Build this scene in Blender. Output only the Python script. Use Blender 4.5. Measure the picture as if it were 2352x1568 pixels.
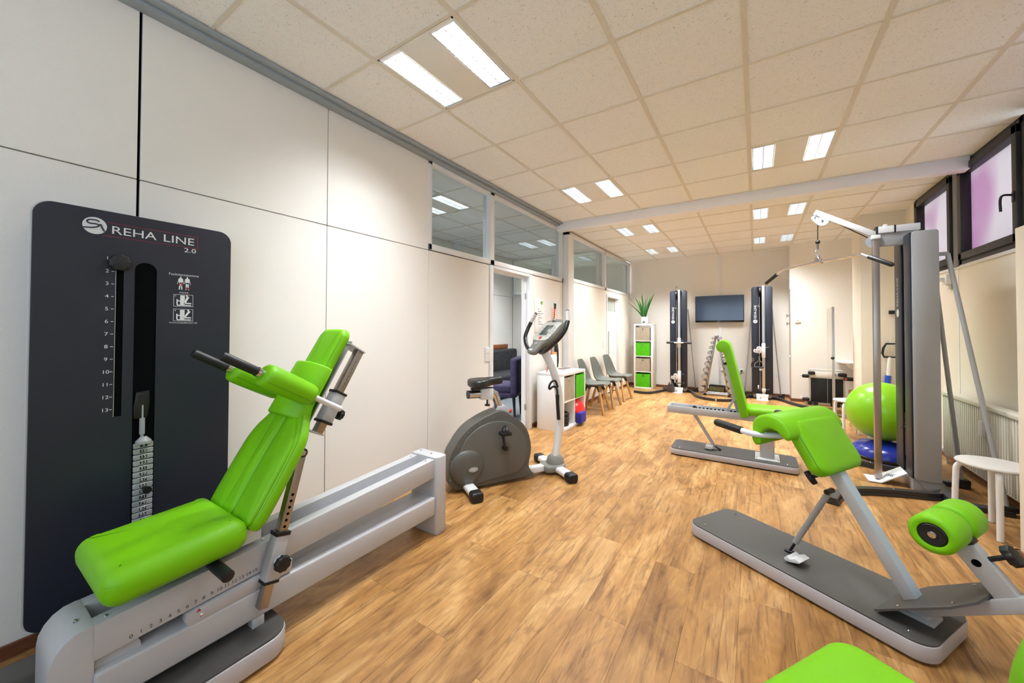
import bpy, bmesh, math, random
from mathutils import Vector, Matrix
random.seed(7)
for o in list(bpy.data.objects): bpy.data.objects.remove(o)
SC = bpy.context.scene
COL = SC.collection
PI = math.pi
def srgb(r, g, b):
    f = lambda c: (c/255/12.92) if c/255 <= .04045 else ((c/255+.055)/1.055)**2.4
    return (f(r), f(g), f(b), 1)

# ------------------------------------------------------------------ camera
YAW, PITCH, ROLL, FPX, CY = math.radians(32.871), math.radians(.886), math.radians(.166), 865.72, 741.15
CAMZ = 1.349
_f = Vector((-math.sin(YAW)*math.cos(PITCH), math.cos(YAW)*math.cos(PITCH), math.sin(PITCH)))
_r = Vector((math.cos(YAW), math.sin(YAW), 0)); _u = _r.cross(_f)
_r2 = _r*math.cos(ROLL)+_u*math.sin(ROLL); _u2 = -_r*math.sin(ROLL)+_u*math.cos(ROLL)
cam = bpy.data.objects.new('camera', bpy.data.cameras.new('camera')); COL.objects.link(cam)
cm = Matrix((( _r2.x, _u2.x, -_f.x), (_r2.y, _u2.y, -_f.y), (_r2.z, _u2.z, -_f.z))).to_4x4()
cm.translation = (0, 0, CAMZ); cam.matrix_world = cm
cam.data.sensor_width = 36; cam.data.lens = FPX/2352*36; cam.data.shift_y = -(784-CY)/2352
cam.data.clip_start = .05
SC.camera = cam

# ------------------------------------------------------------------ world, exposure
W = bpy.data.worlds.new('world'); SC.world = W; W.use_nodes = True
W.node_tree.nodes['Background'].inputs[0].default_value = (.70, .84, 1, 1)
W.node_tree.nodes['Background'].inputs[1].default_value = 4.0
SC.view_settings.view_transform = 'Standard'; SC.view_settings.look = 'None'
SC.view_settings.gamma = 1; SC.view_settings.use_curve_mapping = False
SC.view_settings.exposure = 0.0
SC.cycles.adaptive_threshold = .03; SC.cycles.max_bounces = 5; SC.cycles.diffuse_bounces = 4; SC.cycles.glossy_bounces = 3; SC.cycles.transparent_max_bounces = 8; SC.cycles.transmission_bounces = 3
SC.cycles.caustics_reflective = False; SC.cycles.caustics_refractive = False
LAMP_W = 59.0          # watts per lit half of a ceiling lamp
LAMP_COL = (.90, .955, 1)

# ------------------------------------------------------------------ materials
MATS = {}
def mat(name, col, rough=.5, metal=0., bump=0., bscale=200., var=0., vscale=6., coat=0., spec=.5, emit=0., alpha=1., trans=0., stretch=None):
    if name in MATS: return MATS[name]
    m = bpy.data.materials.new(name); m.use_nodes = True; MATS[name] = m
    nt = m.node_tree; N = nt.nodes; L = nt.links; b = N['Principled BSDF']
    c = srgb(*col) if max(col) > 1 else (*col, 1)
    b.inputs['Base Color'].default_value = c; b.inputs['Roughness'].default_value = rough
    b.inputs['Metallic'].default_value = metal; b.inputs['Coat Weight'].default_value = coat
    b.inputs['Coat Roughness'].default_value = .2
    b.inputs['Specular IOR Level'].default_value = spec
    if trans: b.inputs['Transmission Weight'].default_value = trans
    if emit: m.cycles.emission_sampling = 'NONE'
    if emit: b.inputs['Emission Color'].default_value = c; b.inputs['Emission Strength'].default_value = emit
    tc = N.new('ShaderNodeTexCoord'); src = tc.outputs['Object']
    if stretch:
        mp = N.new('ShaderNodeMapping'); mp.inputs['Scale'].default_value = stretch; L.new(src, mp.inputs[0]); src = mp.outputs[0]
    nz = N.new('ShaderNodeTexNoise'); nz.inputs['Scale'].default_value = vscale; nz.inputs['Detail'].default_value = 4; L.new(src, nz.inputs['Vector'])
    v = var if var else .03
    mx = N.new('ShaderNodeMix'); mx.data_type = 'RGBA'; mx.blend_type = 'MULTIPLY'; mx.inputs[0].default_value = 1
    rp = N.new('ShaderNodeMapRange'); rp.inputs['From Min'].default_value = .3; rp.inputs['From Max'].default_value = .7
    rp.inputs['To Min'].default_value = 1-v; rp.inputs['To Max'].default_value = 1+v*.5
    L.new(nz.outputs['Fac'], rp.inputs[0]); mx.inputs[6].default_value = c; L.new(rp.outputs[0], mx.inputs[7]); L.new(mx.outputs[2], b.inputs['Base Color'])
    if bump:
        n2 = N.new('ShaderNodeTexNoise'); n2.inputs['Scale'].default_value = bscale; n2.inputs['Detail'].default_value = 3; L.new(src, n2.inputs['Vector'])
        bp = N.new('ShaderNodeBump'); bp.inputs['Strength'].default_value = bump; bp.inputs['Distance'].default_value = .002
        L.new(n2.outputs['Fac'], bp.inputs['Height']); L.new(bp.outputs[0], b.inputs['Normal'])
    return m

def m_wood_floor():
    m = bpy.data.materials.new('wood_floor'); m.use_nodes = True; nt = m.node_tree; N = nt.nodes; L = nt.links; b = N['Principled BSDF']
    tc = N.new('ShaderNodeTexCoord'); oi = N.new('ShaderNodeObjectInfo')
    sc = N.new('ShaderNodeVectorMath'); sc.operation = 'MULTIPLY'; sc.inputs[1].default_value = (37, 23, 11)
    cb = N.new('ShaderNodeCombineXYZ')
    for i in range(3): L.new(oi.outputs['Random'], cb.inputs[i])
    L.new(cb.outputs[0], sc.inputs[0])
    ad = N.new('ShaderNodeVectorMath'); ad.operation = 'ADD'; L.new(tc.outputs['Object'], ad.inputs[0]); L.new(sc.outputs[0], ad.inputs[1])
    def stretch(st, src=None):
        mp = N.new('ShaderNodeMapping'); mp.inputs['Scale'].default_value = st; L.new(src or ad.outputs[0], mp.inputs[0]); return mp.outputs[0]
    def noise(scale, vec, detail=4, dist=0., rough=.55):
        n = N.new('ShaderNodeTexNoise'); n.inputs['Scale'].default_value = scale; n.inputs['Detail'].default_value = detail
        n.inputs['Distortion'].default_value = dist; n.inputs['Roughness'].default_value = rough; L.new(vec, n.inputs['Vector']); return n.outputs['Fac']
    def ramp(fac, *st):
        r = N.new('ShaderNodeValToRGB'); e = r.color_ramp.elements
        e[0].position, e[0].color = st[0]; e[1].position, e[1].color = st[-1]
        for p, c in st[1:-1]: k = e.new(p); k.color = c
        L.new(fac, r.inputs[0]); return r.outputs[0]
    def mul(a, c, f):
        x = N.new('ShaderNodeMix'); x.data_type = 'RGBA'; x.blend_type = 'MULTIPLY'; x.inputs[0].default_value = f; L.new(a, x.inputs[6]); L.new(c, x.inputs[7]); return x.outputs[2]
    tone = ramp(noise(1.6, stretch((3.2, .9, 1)), 4, 1.0), (.30, srgb(150, 106, 58)), (.5, srgb(180, 132, 76)), (.68, srgb(204, 160, 104)))
    # long dark streaks
    st = ramp(noise(3.2, stretch((9, .55, 1)), 6, 1.4, .68), (.36, (.20, .14, .08, 1)), (.50, (1, 1, 1, 1)))
    # grey brown cloudy patches
    pa = ramp(noise(2.6, stretch((1.9, 1.0, 1)), 3, 2.2), (.30, (.46, .38, .29, 1)), (.46, (1, 1, 1, 1)))
    # fine grain lines, bent around knots
    kn = N.new('ShaderNodeTexVoronoi'); kn.inputs['Scale'].default_value = 1; kn.inputs['Randomness'].default_value = 1; L.new(stretch((5.2, 1.35, .001)), kn.inputs['Vector'])
    wv = N.new('ShaderNodeMath'); wv.operation = 'MULTIPLY'; wv.inputs[1].default_value = 42; L.new(kn.outputs['Distance'], wv.inputs[0])
    w2 = N.new('ShaderNodeMath'); w2.operation = 'ADD'; n5 = N.new('ShaderNodeMath'); n5.operation = 'MULTIPLY'; n5.inputs[1].default_value = 26; L.new(noise(4, stretch((4, .7, 1)), 3), n5.inputs[0]); L.new(wv.outputs[0], w2.inputs[0]); L.new(n5.outputs[0], w2.inputs[1])
    sn = N.new('ShaderNodeMath'); sn.operation = 'SINE'; L.new(w2.outputs[0], sn.inputs[0])
    gr = ramp(sn.outputs[0], (.0, (.80, .74, .66, 1)), (.6, (1, 1, 1, 1)))
    kd = ramp(kn.outputs['Distance'], (.025, (.25, .18, .12, 1)), (.085, (1, 1, 1, 1)))
    col = mul(mul(mul(mul(tone, st, .56), pa, .55), gr, .45), kd, .5)
    hv = N.new('ShaderNodeHueSaturation'); mr = N.new('ShaderNodeMapRange'); mr.inputs['To Min'].default_value = .90; mr.inputs['To Max'].default_value = 1.06
    L.new(oi.outputs['Random'], mr.inputs[0]); L.new(mr.outputs[0], hv.inputs['Value']); L.new(col, hv.inputs['Color'])
    L.new(hv.outputs[0], b.inputs['Base Color'])
    b.inputs['Roughness'].default_value = .40
    bp = N.new('ShaderNodeBump'); bp.inputs['Strength'].default_value = .2; bp.inputs['Distance'].default_value = .0012
    L.new(sn.outputs[0], bp.inputs['Height']); L.new(bp.outputs[0], b.inputs['Normal'])
    return m
M_FLOOR = m_wood_floor()

def m_tile():
    m = bpy.data.materials.new('acoustic_tile'); m.use_nodes = True; nt = m.node_tree; N = nt.nodes; L = nt.links; b = N['Principled BSDF']
    tc = N.new('ShaderNodeTexCoord')
    nz = N.new('ShaderNodeTexNoise'); nz.inputs['Scale'].default_value = 14; nz.inputs['Detail'].default_value = 2; L.new(tc.outputs['Object'], nz.inputs['Vector'])
    wv = N.new('ShaderNodeVectorMath'); wv.operation = 'SCALE'; wv.inputs['Scale'].default_value = .12; L.new(nz.outputs['Color'], wv.inputs[0])
    ad = N.new('ShaderNodeVectorMath'); ad.operation = 'ADD'; L.new(tc.outputs['Object'], ad.inputs[0]); L.new(wv.outputs[0], ad.inputs[1])
    vo = N.new('ShaderNodeTexVoronoi'); vo.inputs['Scale'].default_value = 120; vo.inputs['Randomness'].default_value = .85; L.new(ad.outputs[0], vo.inputs['Vector'])
    r = N.new('ShaderNodeMapRange'); r.inputs['From Min'].default_value = .15; r.inputs['From Max'].default_value = .24; r.inputs['To Min'].default_value = .45
    L.new(vo.outputs['Distance'], r.inputs[0])
    n3 = N.new('ShaderNodeTexNoise'); n3.inputs['Scale'].default_value = 30; L.new(tc.outputs['Object'], n3.inputs['Vector'])
    r3 = N.new('ShaderNodeMapRange'); r3.inputs['From Min'].default_value = .48; r3.inputs['From Max'].default_value = .56; L.new(n3.outputs['Fac'], r3.inputs[0])
    mxv = N.new('ShaderNodeMath'); mxv.operation = 'MAXIMUM'; L.new(r.outputs[0], mxv.inputs[0]); L.new(r3.outputs[0], mxv.inputs[1])
    mx = N.new('ShaderNodeMix'); mx.data_type = 'RGBA'; mx.blend_type = 'MULTIPLY'; mx.inputs[0].default_value = 1
    mx.inputs[6].default_value = srgb(248, 247, 245); L.new(mxv.outputs[0], mx.inputs[7]); L.new(mx.outputs[2], b.inputs['Base Color'])
    b.inputs['Roughness'].default_value = .95; b.inputs['Specular IOR Level'].default_value = .1
    return m
M_TILE = m_tile()

def m_woven(name, col):
    m = bpy.data.materials.new(name); m.use_nodes = True; nt = m.node_tree; N = nt.nodes; L = nt.links; b = N['Principled BSDF']
    tc = N.new('ShaderNodeTexCoord')
    def wave(rot):
        mp = N.new('ShaderNodeMapping'); mp.inputs['Rotation'].default_value = rot; L.new(tc.outputs['Object'], mp.inputs[0])
        w = N.new('ShaderNodeTexWave'); w.inputs['Scale'].default_value = 55; w.inputs['Distortion'].default_value = .6; L.new(mp.outputs[0], w.inputs['Vector']); return w
    a = wave((.785, 0, PI/2)); c = wave((-.785, 0, PI/2))
    mt = N.new('ShaderNodeMath'); mt.operation = 'MULTIPLY'; L.new(a.outputs['Fac'], mt.inputs[0]); L.new(c.outputs['Fac'], mt.inputs[1])
    nz = N.new('ShaderNodeTexNoise'); nz.inputs['Scale'].default_value = 1.3; nz.inputs['Detail'].default_value = 5; L.new(tc.outputs['Object'], nz.inputs['Vector'])
    r = N.new('ShaderNodeMapRange'); r.inputs['To Min'].default_value = .96; r.inputs['To Max'].default_value = 1.02; L.new(nz.outputs['Fac'], r.inputs[0])
    mx = N.new('ShaderNodeMix'); mx.data_type = 'RGBA'; mx.blend_type = 'MULTIPLY'; mx.inputs[0].default_value = 1
    mx.inputs[6].default_value = srgb(*col); L.new(r.outputs[0], mx.inputs[7]); L.new(mx.outputs[2], b.inputs['Base Color'])
    b.inputs['Roughness'].default_value = .7; b.inputs['Specular IOR Level'].default_value = .25
    bp = N.new('ShaderNodeBump'); bp.inputs['Strength'].default_value = .22; bp.inputs['Distance'].default_value = .002
    L.new(mt.outputs[0], bp.inputs['Height']); L.new(bp.outputs[0], b.inputs['Normal'])
    return m
M_PANEL = m_woven('woven_wall_panel', (246, 242, 235))

def m_glass(name, tint=(.86, .92, .92), refl=.12):
    m = bpy.data.materials.new(name); m.use_nodes = True; nt = m.node_tree; N = nt.nodes; L = nt.links
    N.remove(N['Principled BSDF']); out = N['Material Output']
    t = N.new('ShaderNodeBsdfTransparent'); t.inputs[0].default_value = (*tint, 1)
    g = N.new('ShaderNodeBsdfGlossy'); g.inputs['Roughness'].default_value = .02
    fr = N.new('ShaderNodeFresnel'); fr.inputs['IOR'].default_value = 1.5
    ge = N.new('ShaderNodeNewGeometry'); iv = N.new('ShaderNodeMath'); iv.operation = 'SUBTRACT'; iv.inputs[0].default_value = 1; L.new(ge.outputs['Backfacing'], iv.inputs[1])
    ml = N.new('ShaderNodeMath'); ml.operation = 'MULTIPLY'; L.new(fr.outputs[0], ml.inputs[0]); L.new(iv.outputs[0], ml.inputs[1])
    mx = N.new('ShaderNodeMixShader'); L.new(ml.outputs[0], mx.inputs[0]); L.new(t.outputs[0], mx.inputs[1]); L.new(g.outputs[0], mx.inputs[2]); L.new(mx.outputs[0], out.inputs[0])
    return m
M_CLEAR = m_glass('daylight_glass', (.95, .97, .97))
M_GLASS = m_glass('clear_glass', (.86, .90, .90))
def m_film():
    m = bpy.data.materials.new('frosted_window_film'); m.use_nodes = True; nt = m.node_tree; N = nt.nodes; L = nt.links
    N.remove(N['Principled BSDF']); out = N['Material Output']
    tc = N.new('ShaderNodeTexCoord'); nz = N.new('ShaderNodeTexNoise'); nz.inputs['Scale'].default_value = 1.6; nz.inputs['Detail'].default_value = 1
    L.new(tc.outputs['Object'], nz.inputs['Vector'])
    r = N.new('ShaderNodeValToRGB'); e = r.color_ramp.elements
    e[0].position = .36; e[0].color = srgb(198, 168, 184); e[1].position = .52; e[1].color = srgb(212, 202, 200); L.new(nz.outputs['Fac'], r.inputs[0])
    t = N.new('ShaderNodeBsdfTranslucent'); L.new(r.outputs[0], t.inputs[0])
    d = N.new('ShaderNodeBsdfDiffuse'); L.new(r.outputs[0], d.inputs[0])
    mx = N.new('ShaderNodeMixShader'); mx.inputs[0].default_value = .3; L.new(t.outputs[0], mx.inputs[1]); L.new(d.outputs[0], mx.inputs[2]); L.new(mx.outputs[0], out.inputs[0])
    return m
M_FILM = m_film()

WHITE = mat('white_paint', (244, 240, 232), .6, spec=.3, bump=.05, bscale=90)
WALLP = mat('white_wall', (246, 240, 230), .8, spec=.2, bump=.12, bscale=160, var=.02, vscale=1.5)
WALLR = mat('white_wall_plaster', (238, 230, 214), .85, spec=.2, bump=.15, bscale=130, var=.03, vscale=1.2)
TRIMW = mat('white_lacquer', (240, 240, 240), .35, coat=.1)
LAM = mat('white_laminate', (244, 242, 240), .4)
GREYRAIL = mat('grey_rail', (158, 168, 174), .45, metal=.1)
GRIDM = mat('ceiling_grid_metal', (226, 219, 205), .5)
BLACK = mat('black_gap', (5, 5, 6), .95, spec=.1)
DARKFR = mat('dark_window_frame', (34, 30, 30), .45, bump=.05)
BASEB = mat('brown_baseboard', (120, 72, 48), .5, var=.2, vscale=14, stretch=(1, 1, 6))
GREEN = mat('green_leather', (120, 192, 8), .46, spec=.35, bump=.10, bscale=420, var=.03)
GREENS = mat('green_stitch', (88, 158, 8), .6)
GREY = mat('light_grey_powdercoat', (184, 183, 185), .34, spec=.5, bump=.05, bscale=600)
WHITEM = mat('white_powdercoat', (226, 226, 226), .34)
MIDGREY = mat('mid_grey_powdercoat', (164, 165, 166), .42, bump=.06, bscale=500)
ANTH = mat('anthracite_board', (29, 33, 45), .42, bump=.12, bscale=900, var=.04)
DKMAT = mat('dark_base_board', (76, 73, 70), .55, bump=.15, bscale=700, var=.05)
RUB = mat('black_rubber', (16, 16, 17), .5)
BLKP = mat('black_plastic', (20, 20, 22), .38)
CHROME = mat('chrome', (215, 215, 218), .12, metal=1)
STEEL = mat('brushed_steel', (172, 166, 160), .34, metal=1, var=.08, vscale=30, stretch=(1, 1, .05))
ALU = mat('aluminium', (200, 203, 207), .3, metal=.8)
RIMG = mat('lilac_grey_rim', (182, 179, 184), .38)
PRINT = mat('white_print', (226, 226, 228), .6)
PRINTK = mat('dark_print', (50, 50, 54), .6)
PRINTR = mat('red_print', (196, 40, 52), .6)
PLATE = mat('cast_weight_plate', (176, 178, 180), .42, metal=.35, var=.15, vscale=40)

# ------------------------------------------------------------------ mesh builder
def frame(o, x, y, z=None):
    x = Vector(x).normalized(); y = Vector(y); y = (y - x*y.dot(x)).normalized(); z = x.cross(y)
    m = Matrix(((x.x, y.x, z.x), (x.y, y.y, z.y), (x.z, y.z, z.z))).to_4x4(); m.translation = Vector(o); return m
class B:
    def __init__(s): s.bm = bmesh.new()
    def _x(s, vs, M):
        if M is not None:
            for v in vs: v.co = M @ v.co
    def bx(s, x0, x1, y0, y1, z0, z1, bev=0, seg=2, M=None):
        x0, x1 = min(x0, x1), max(x0, x1); y0, y1 = min(y0, y1), max(y0, y1); z0, z1 = min(z0, z1), max(z0, z1)
        r = bmesh.ops.create_cube(s.bm, size=1); vs = r['verts']
        for v in vs: v.co = Vector(((x0+x1)/2+v.co.x*(x1-x0), (y0+y1)/2+v.co.y*(y1-y0), (z0+z1)/2+v.co.z*(z1-z0)))
        if bev:
            es = list({e for v in vs for e in v.link_edges})
            r = bmesh.ops.bevel(s.bm, geom=es, offset=bev, segments=seg, affect='EDGES', profile=.5, clamp_overlap=True)
            vs = list({v for f in r['faces'] for v in f.verts} | {v for v in vs if v.is_valid})
        s._x(vs, M); return s
    def bar(s, p0, p1, w, h, bev=0, up=(0, 0, 1)):
        "box beam from p0 to p1, w across, h along 'up'"
        p0 = Vector(p0); p1 = Vector(p1); d = p1-p0; L = d.length; upv = Vector(up)
        if abs(d.normalized().dot(upv.normalized())) > .99: upv = Vector((0, 1, 0)) if abs(d.normalized().y) < .9 else Vector((1, 0, 0))
        side = upv.cross(d).normalized(); M = frame(p0, d, side)
        return s.bx(0, L, -w/2, w/2, -h/2, h/2, bev, M=M)
    def cyl(s, p0, p1, r, r2=None, n=20, cap=True):
        p0 = Vector(p0); p1 = Vector(p1); d = p1-p0; r2 = r if r2 is None else r2
        a = d.orthogonal().normalized(); b = d.normalized().cross(a)
        A = [s.bm.verts.new(p0+(a*math.cos(t)+b*math.sin(t))*r) for t in [2*PI*i/n for i in range(n)]]
        C = [s.bm.verts.new(p1+(a*math.cos(t)+b*math.sin(t))*r2) for t in [2*PI*i/n for i in range(n)]]
        for i in range(n): s.bm.faces.new((A[i], A[(i+1) % n], C[(i+1) % n], C[i]))
        if cap: s.bm.faces.new(A[::-1]); s.bm.faces.new(C)
        return s
    def tube(s, pts, r, n=10, closed=False, flat=1.):
        P = [Vector(p) for p in pts]; N = len(P); rs = r if isinstance(r, (list, tuple)) else [r]*N
        T = []
        for i in range(N):
            a = P[i-1] if (i or closed) else P[0]; c = P[(i+1) % N] if (i < N-1 or closed) else P[-1]
            T.append((c-a).normalized())
        u = T[0].orthogonal().normalized(); rings = []
        for i in range(N):
            u = (u-T[i]*u.dot(T[i])).normalized(); w = T[i].cross(u)
            rings.append([s.bm.verts.new(P[i]+(u*math.cos(t)+w*math.sin(t)*flat)*rs[i]) for t in [2*PI*k/n for k in range(n)]])
        for i in range(N if closed else N-1):
            A = rings[i]; C = rings[(i+1) % N]
            for k in range(n): s.bm.faces.new((A[k], A[(k+1) % n], C[(k+1) % n], C[k]))
        if not closed: s.bm.faces.new(rings[0][::-1]); s.bm.faces.new(rings[-1])
        return s
    def prism(s, poly, plane, a, b, bev=0, seg=2, M=None):
        "polygon (p,q) in plane 'XY','XZ','YZ' extruded a..b on the other axis"
        def P(p, q, t): return {'XY': (p, q, t), 'XZ': (p, t, q), 'YZ': (t, p, q)}[plane]
        A = [s.bm.verts.new(P(p, q, a)) for p, q in poly]; C = [s.bm.verts.new(P(p, q, b)) for p, q in poly]; n = len(poly)
        fs = [s.bm.faces.new((A[i], A[(i+1) % n], C[(i+1) % n], C[i])) for i in range(n)]
        fa = s.bm.faces.new(A[::-1]); fc = s.bm.faces.new(C)
        bmesh.ops.recalc_face_normals(s.bm, faces=fs+[fa, fc]); vs = A+C
        if bev:
            es = list(fa.edges)+list(fc.edges)
            r = bmesh.ops.bevel(s.bm, geom=es, offset=bev, segments=seg, affect='EDGES', profile=.5, clamp_overlap=True)
            vs = list({v for f in r['faces'] for v in f.verts} | {v for v in vs if v.is_valid} | {v for f in fs if f.is_valid for v in f.verts})
        s._x(vs, M); return s
    def lathe(s, prof, M=None, n=24):
        "profile [(r,h)] around local z"
        rings = []
        for r, h in prof:
            rings.append([s.bm.verts.new((0, 0, h))] if r < 1e-6 else [s.bm.verts.new((r*math.cos(t), r*math.sin(t), h)) for t in [2*PI*i/n for i in range(n)]])
        for A, C in zip(rings, rings[1:]):
            for i in range(n):
                j = (i+1) % n
                if len(A) == 1 and len(C) == 1: continue
                if len(A) == 1: s.bm.faces.new((A[0], C[j], C[i]))
                elif len(C) == 1: s.bm.faces.new((A[i], A[j], C[0]))
                else: s.bm.faces.new((A[i], A[j], C[j], C[i]))
        s._x([v for R in rings for v in R], M); return s
    def sph(s, c, r, sc=(1, 1, 1), u=20, v=12):
        q = bmesh.ops.create_uvsphere(s.bm, u_segments=u, v_segments=v, radius=r)['verts']
        for w in q: w.co = Vector((w.co.x*sc[0], w.co.y*sc[1], w.co.z*sc[2]))+Vector(c)
        return s
    def pad(s, out, th, bev, M=None, bulge=0., seg=4, flatbottom=False):
        "upholstered pad: outline polygon (ccw) in local XY, thickness along +z, rounded edges, domed top"
        n = len(out); P = [Vector(p) for p in out]
        def inset(d):
            R = []
            for i in range(n):
                a = (P[i]-P[i-1]); c = (P[(i+1) % n]-P[i])
                na = Vector((-a.y, a.x)).normalized(); nc = Vector((-c.y, c.x)).normalized(); m = na+nc
                m = m/max(m.dot(m)*.5, .35); R.append(P[i]+m*d)
            return R
        rings = []; bv = min(bev, th/2-1e-4)
        for i in range(seg+1):
            t = PI/2*(1-i/seg); k = bv*(.25 if flatbottom else 1)
            rings.append((inset(k*(1-math.cos(t))), k*(1-math.sin(t))))
        for i in range(seg+1):
            t = PI/2*i/seg; rings.append((inset(bev*(1-math.cos(t))), th-bv*(1-math.sin(t))))
        last = rings[-1]; c = sum(last[0], Vector((0, 0)))/n
        VR = [[s.bm.verts.new((p.x, p.y, h)) for p in R] for R, h in rings]
        for f in (.8, .55, .28):
            VR.append([s.bm.verts.new((c.x+(p.x-c.x)*f, c.y+(p.y-c.y)*f, th+bulge*(1-f*f))) for p in last[0]])
        top = s.bm.verts.new((c.x, c.y, th+bulge)); fs = []
        for A, C in zip(VR, VR[1:]):
            for i in range(n): fs.append(s.bm.faces.new((A[i], A[(i+1) % n], C[(i+1) % n], C[i])))
        for i in range(n): fs.append(s.bm.faces.new((VR[-1][i], VR[-1][(i+1) % n], top)))
        fs.append(s.bm.faces.new(VR[0][::-1]))
        s._x([v for R in VR for v in R]+[top], M); return s
    def text(s, body, size, M, sx=1., align='CENTER', ext=0.0):
        cu = bpy.data.curves.new('t', 'FONT'); cu.body = body; cu.size = size; cu.align_x = align; cu.align_y = 'CENTER'; cu.extrude = ext; cu.resolution_u = 3
        ob = bpy.data.objects.new('t', cu); COL.objects.link(ob)
        me = bpy.data.meshes.new_from_object(ob.evaluated_get(bpy.context.evaluated_depsgraph_get()))
        bpy.data.objects.remove(ob); bpy.data.curves.remove(cu)
        me.transform(M @ Matrix.Diagonal((sx, 1, 1, 1))); s.bm.from_mesh(me); bpy.data.meshes.remove(me); return s

def rrect(x0, x1, y0, y1, r, n=6):
    "rounded rectangle outline, ccw; r may be 4 radii (x0y0, x1y0, x1y1, x0y1)"
    rs = r if isinstance(r, (list, tuple)) else [r]*4; o = []
    for (cx, cy, a0), q in zip(((x0, y0, PI), (x1, y0, 1.5*PI), (x1, y1, 0), (x0, y1, .5*PI)), rs):
        sx = 1 if cx == x0 else -1; sy = 1 if cy == y0 else -1
        for i in range(n+1):
            t = a0+PI/2*i/n; o.append((cx+sx*q+q*math.cos(t), cy+sy*q+q*math.sin(t)))
    return o
def smooth_path(pts, k=6, closed=False):
    P = [Vector(p) for p in pts]; N = len(P); o = []
    for i in range(N if closed else N-1):
        g = lambda j: P[j % N] if closed else P[max(0, min(N-1, j))]
        a, b, c, d = g(i-1), g(i), g(i+1), g(i+2)
        for j in range(k):
            t = j/k; o.append(.5*((2*b)+(c-a)*t+(2*a-5*b+4*c-d)*t*t+(3*b-a-3*c+d)*t**3))
    if not closed: o.append(P[-1])
    return o
def sm2(pts, k=5): return [(p.x, p.y) for p in smooth_path([(a, b, 0) for a, b in pts], k, True)]

def mesh_of(b, name, sharp=.62, keep=False):
    bm = b.bm
    if not keep: bmesh.ops.recalc_face_normals(bm, faces=bm.faces[:])
    for f in bm.faces: f.smooth = True
    for e in bm.edges:
        if len(e.link_faces) == 2 and e.calc_face_angle(0) > sharp: e.smooth = False
    me = bpy.data.meshes.new(name); bm.to_mesh(me); bm.free(); return me
def tag(o, label=None, cat=None, group=None, kind=None):
    for k, v in (('label', label), ('category', cat), ('group', group), ('kind', kind)):
        if v: o[k] = v
    return o
def O(name, b, m, parent=None, label=None, cat=None, group=None, kind=None, off=None, sharp=.62, keep=False):
    me = b if isinstance(b, bpy.types.Mesh) else mesh_of(b, name, sharp, keep)
    if m is not None and not me.materials: me.materials.append(m)
    if off is not None: me.transform(Matrix.Translation(-Vector(off)))
    o = bpy.data.objects.new(name, me); COL.objects.link(o)
    if parent: o.parent = parent
    return tag(o, label, cat, group, kind)
class Thing:
    "Empty at the base of a thing; parts are given in local coordinates, or in world ones with world=True"
    def __init__(s, name, label, cat, loc=(0, 0, 0), rz=0., group=None, world=False):
        s.root = bpy.data.objects.new(name, None); COL.objects.link(s.root)
        s.root.empty_display_size = .1
        s.root.location = loc; s.root.rotation_euler = (0, 0, rz); s.off = loc if world else None
        tag(s.root, label, cat, group)
    def p(s, name, b, m, parent=None, label=None, kind=None, sharp=.62):
        return O(name, b, m, parent or s.root, label, kind=kind, off=s.off, sharp=sharp)
def dup(root, loc, rz, label):
    "copy a thing with its parts and sub-parts"
    def cp(o, par):
        c = o.copy(); COL.objects.link(c); c.parent = par
        for ch in o.children: cp(ch, c)
        return c
    r = cp(root, None); r.location = loc; r.rotation_euler = (0, 0, rz); r['label'] = label; return r
def struct(name, b, m, parent=None, label=None, keep=False):
    o = O(name, b, m, parent, label, keep=keep)
    if not parent: o['kind'] = 'structure'
    return o
# ------------------------------------------------------------------ room dimensions
XL, XR, YB, YN, H = -2.575, 1.70, 9.30, -2.2, 2.96
XN = -4.79                                   # far wall of the room next door
RIB0, TS, YG, YG2 = -1.9164, .625, 1.43, 5.975

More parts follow.
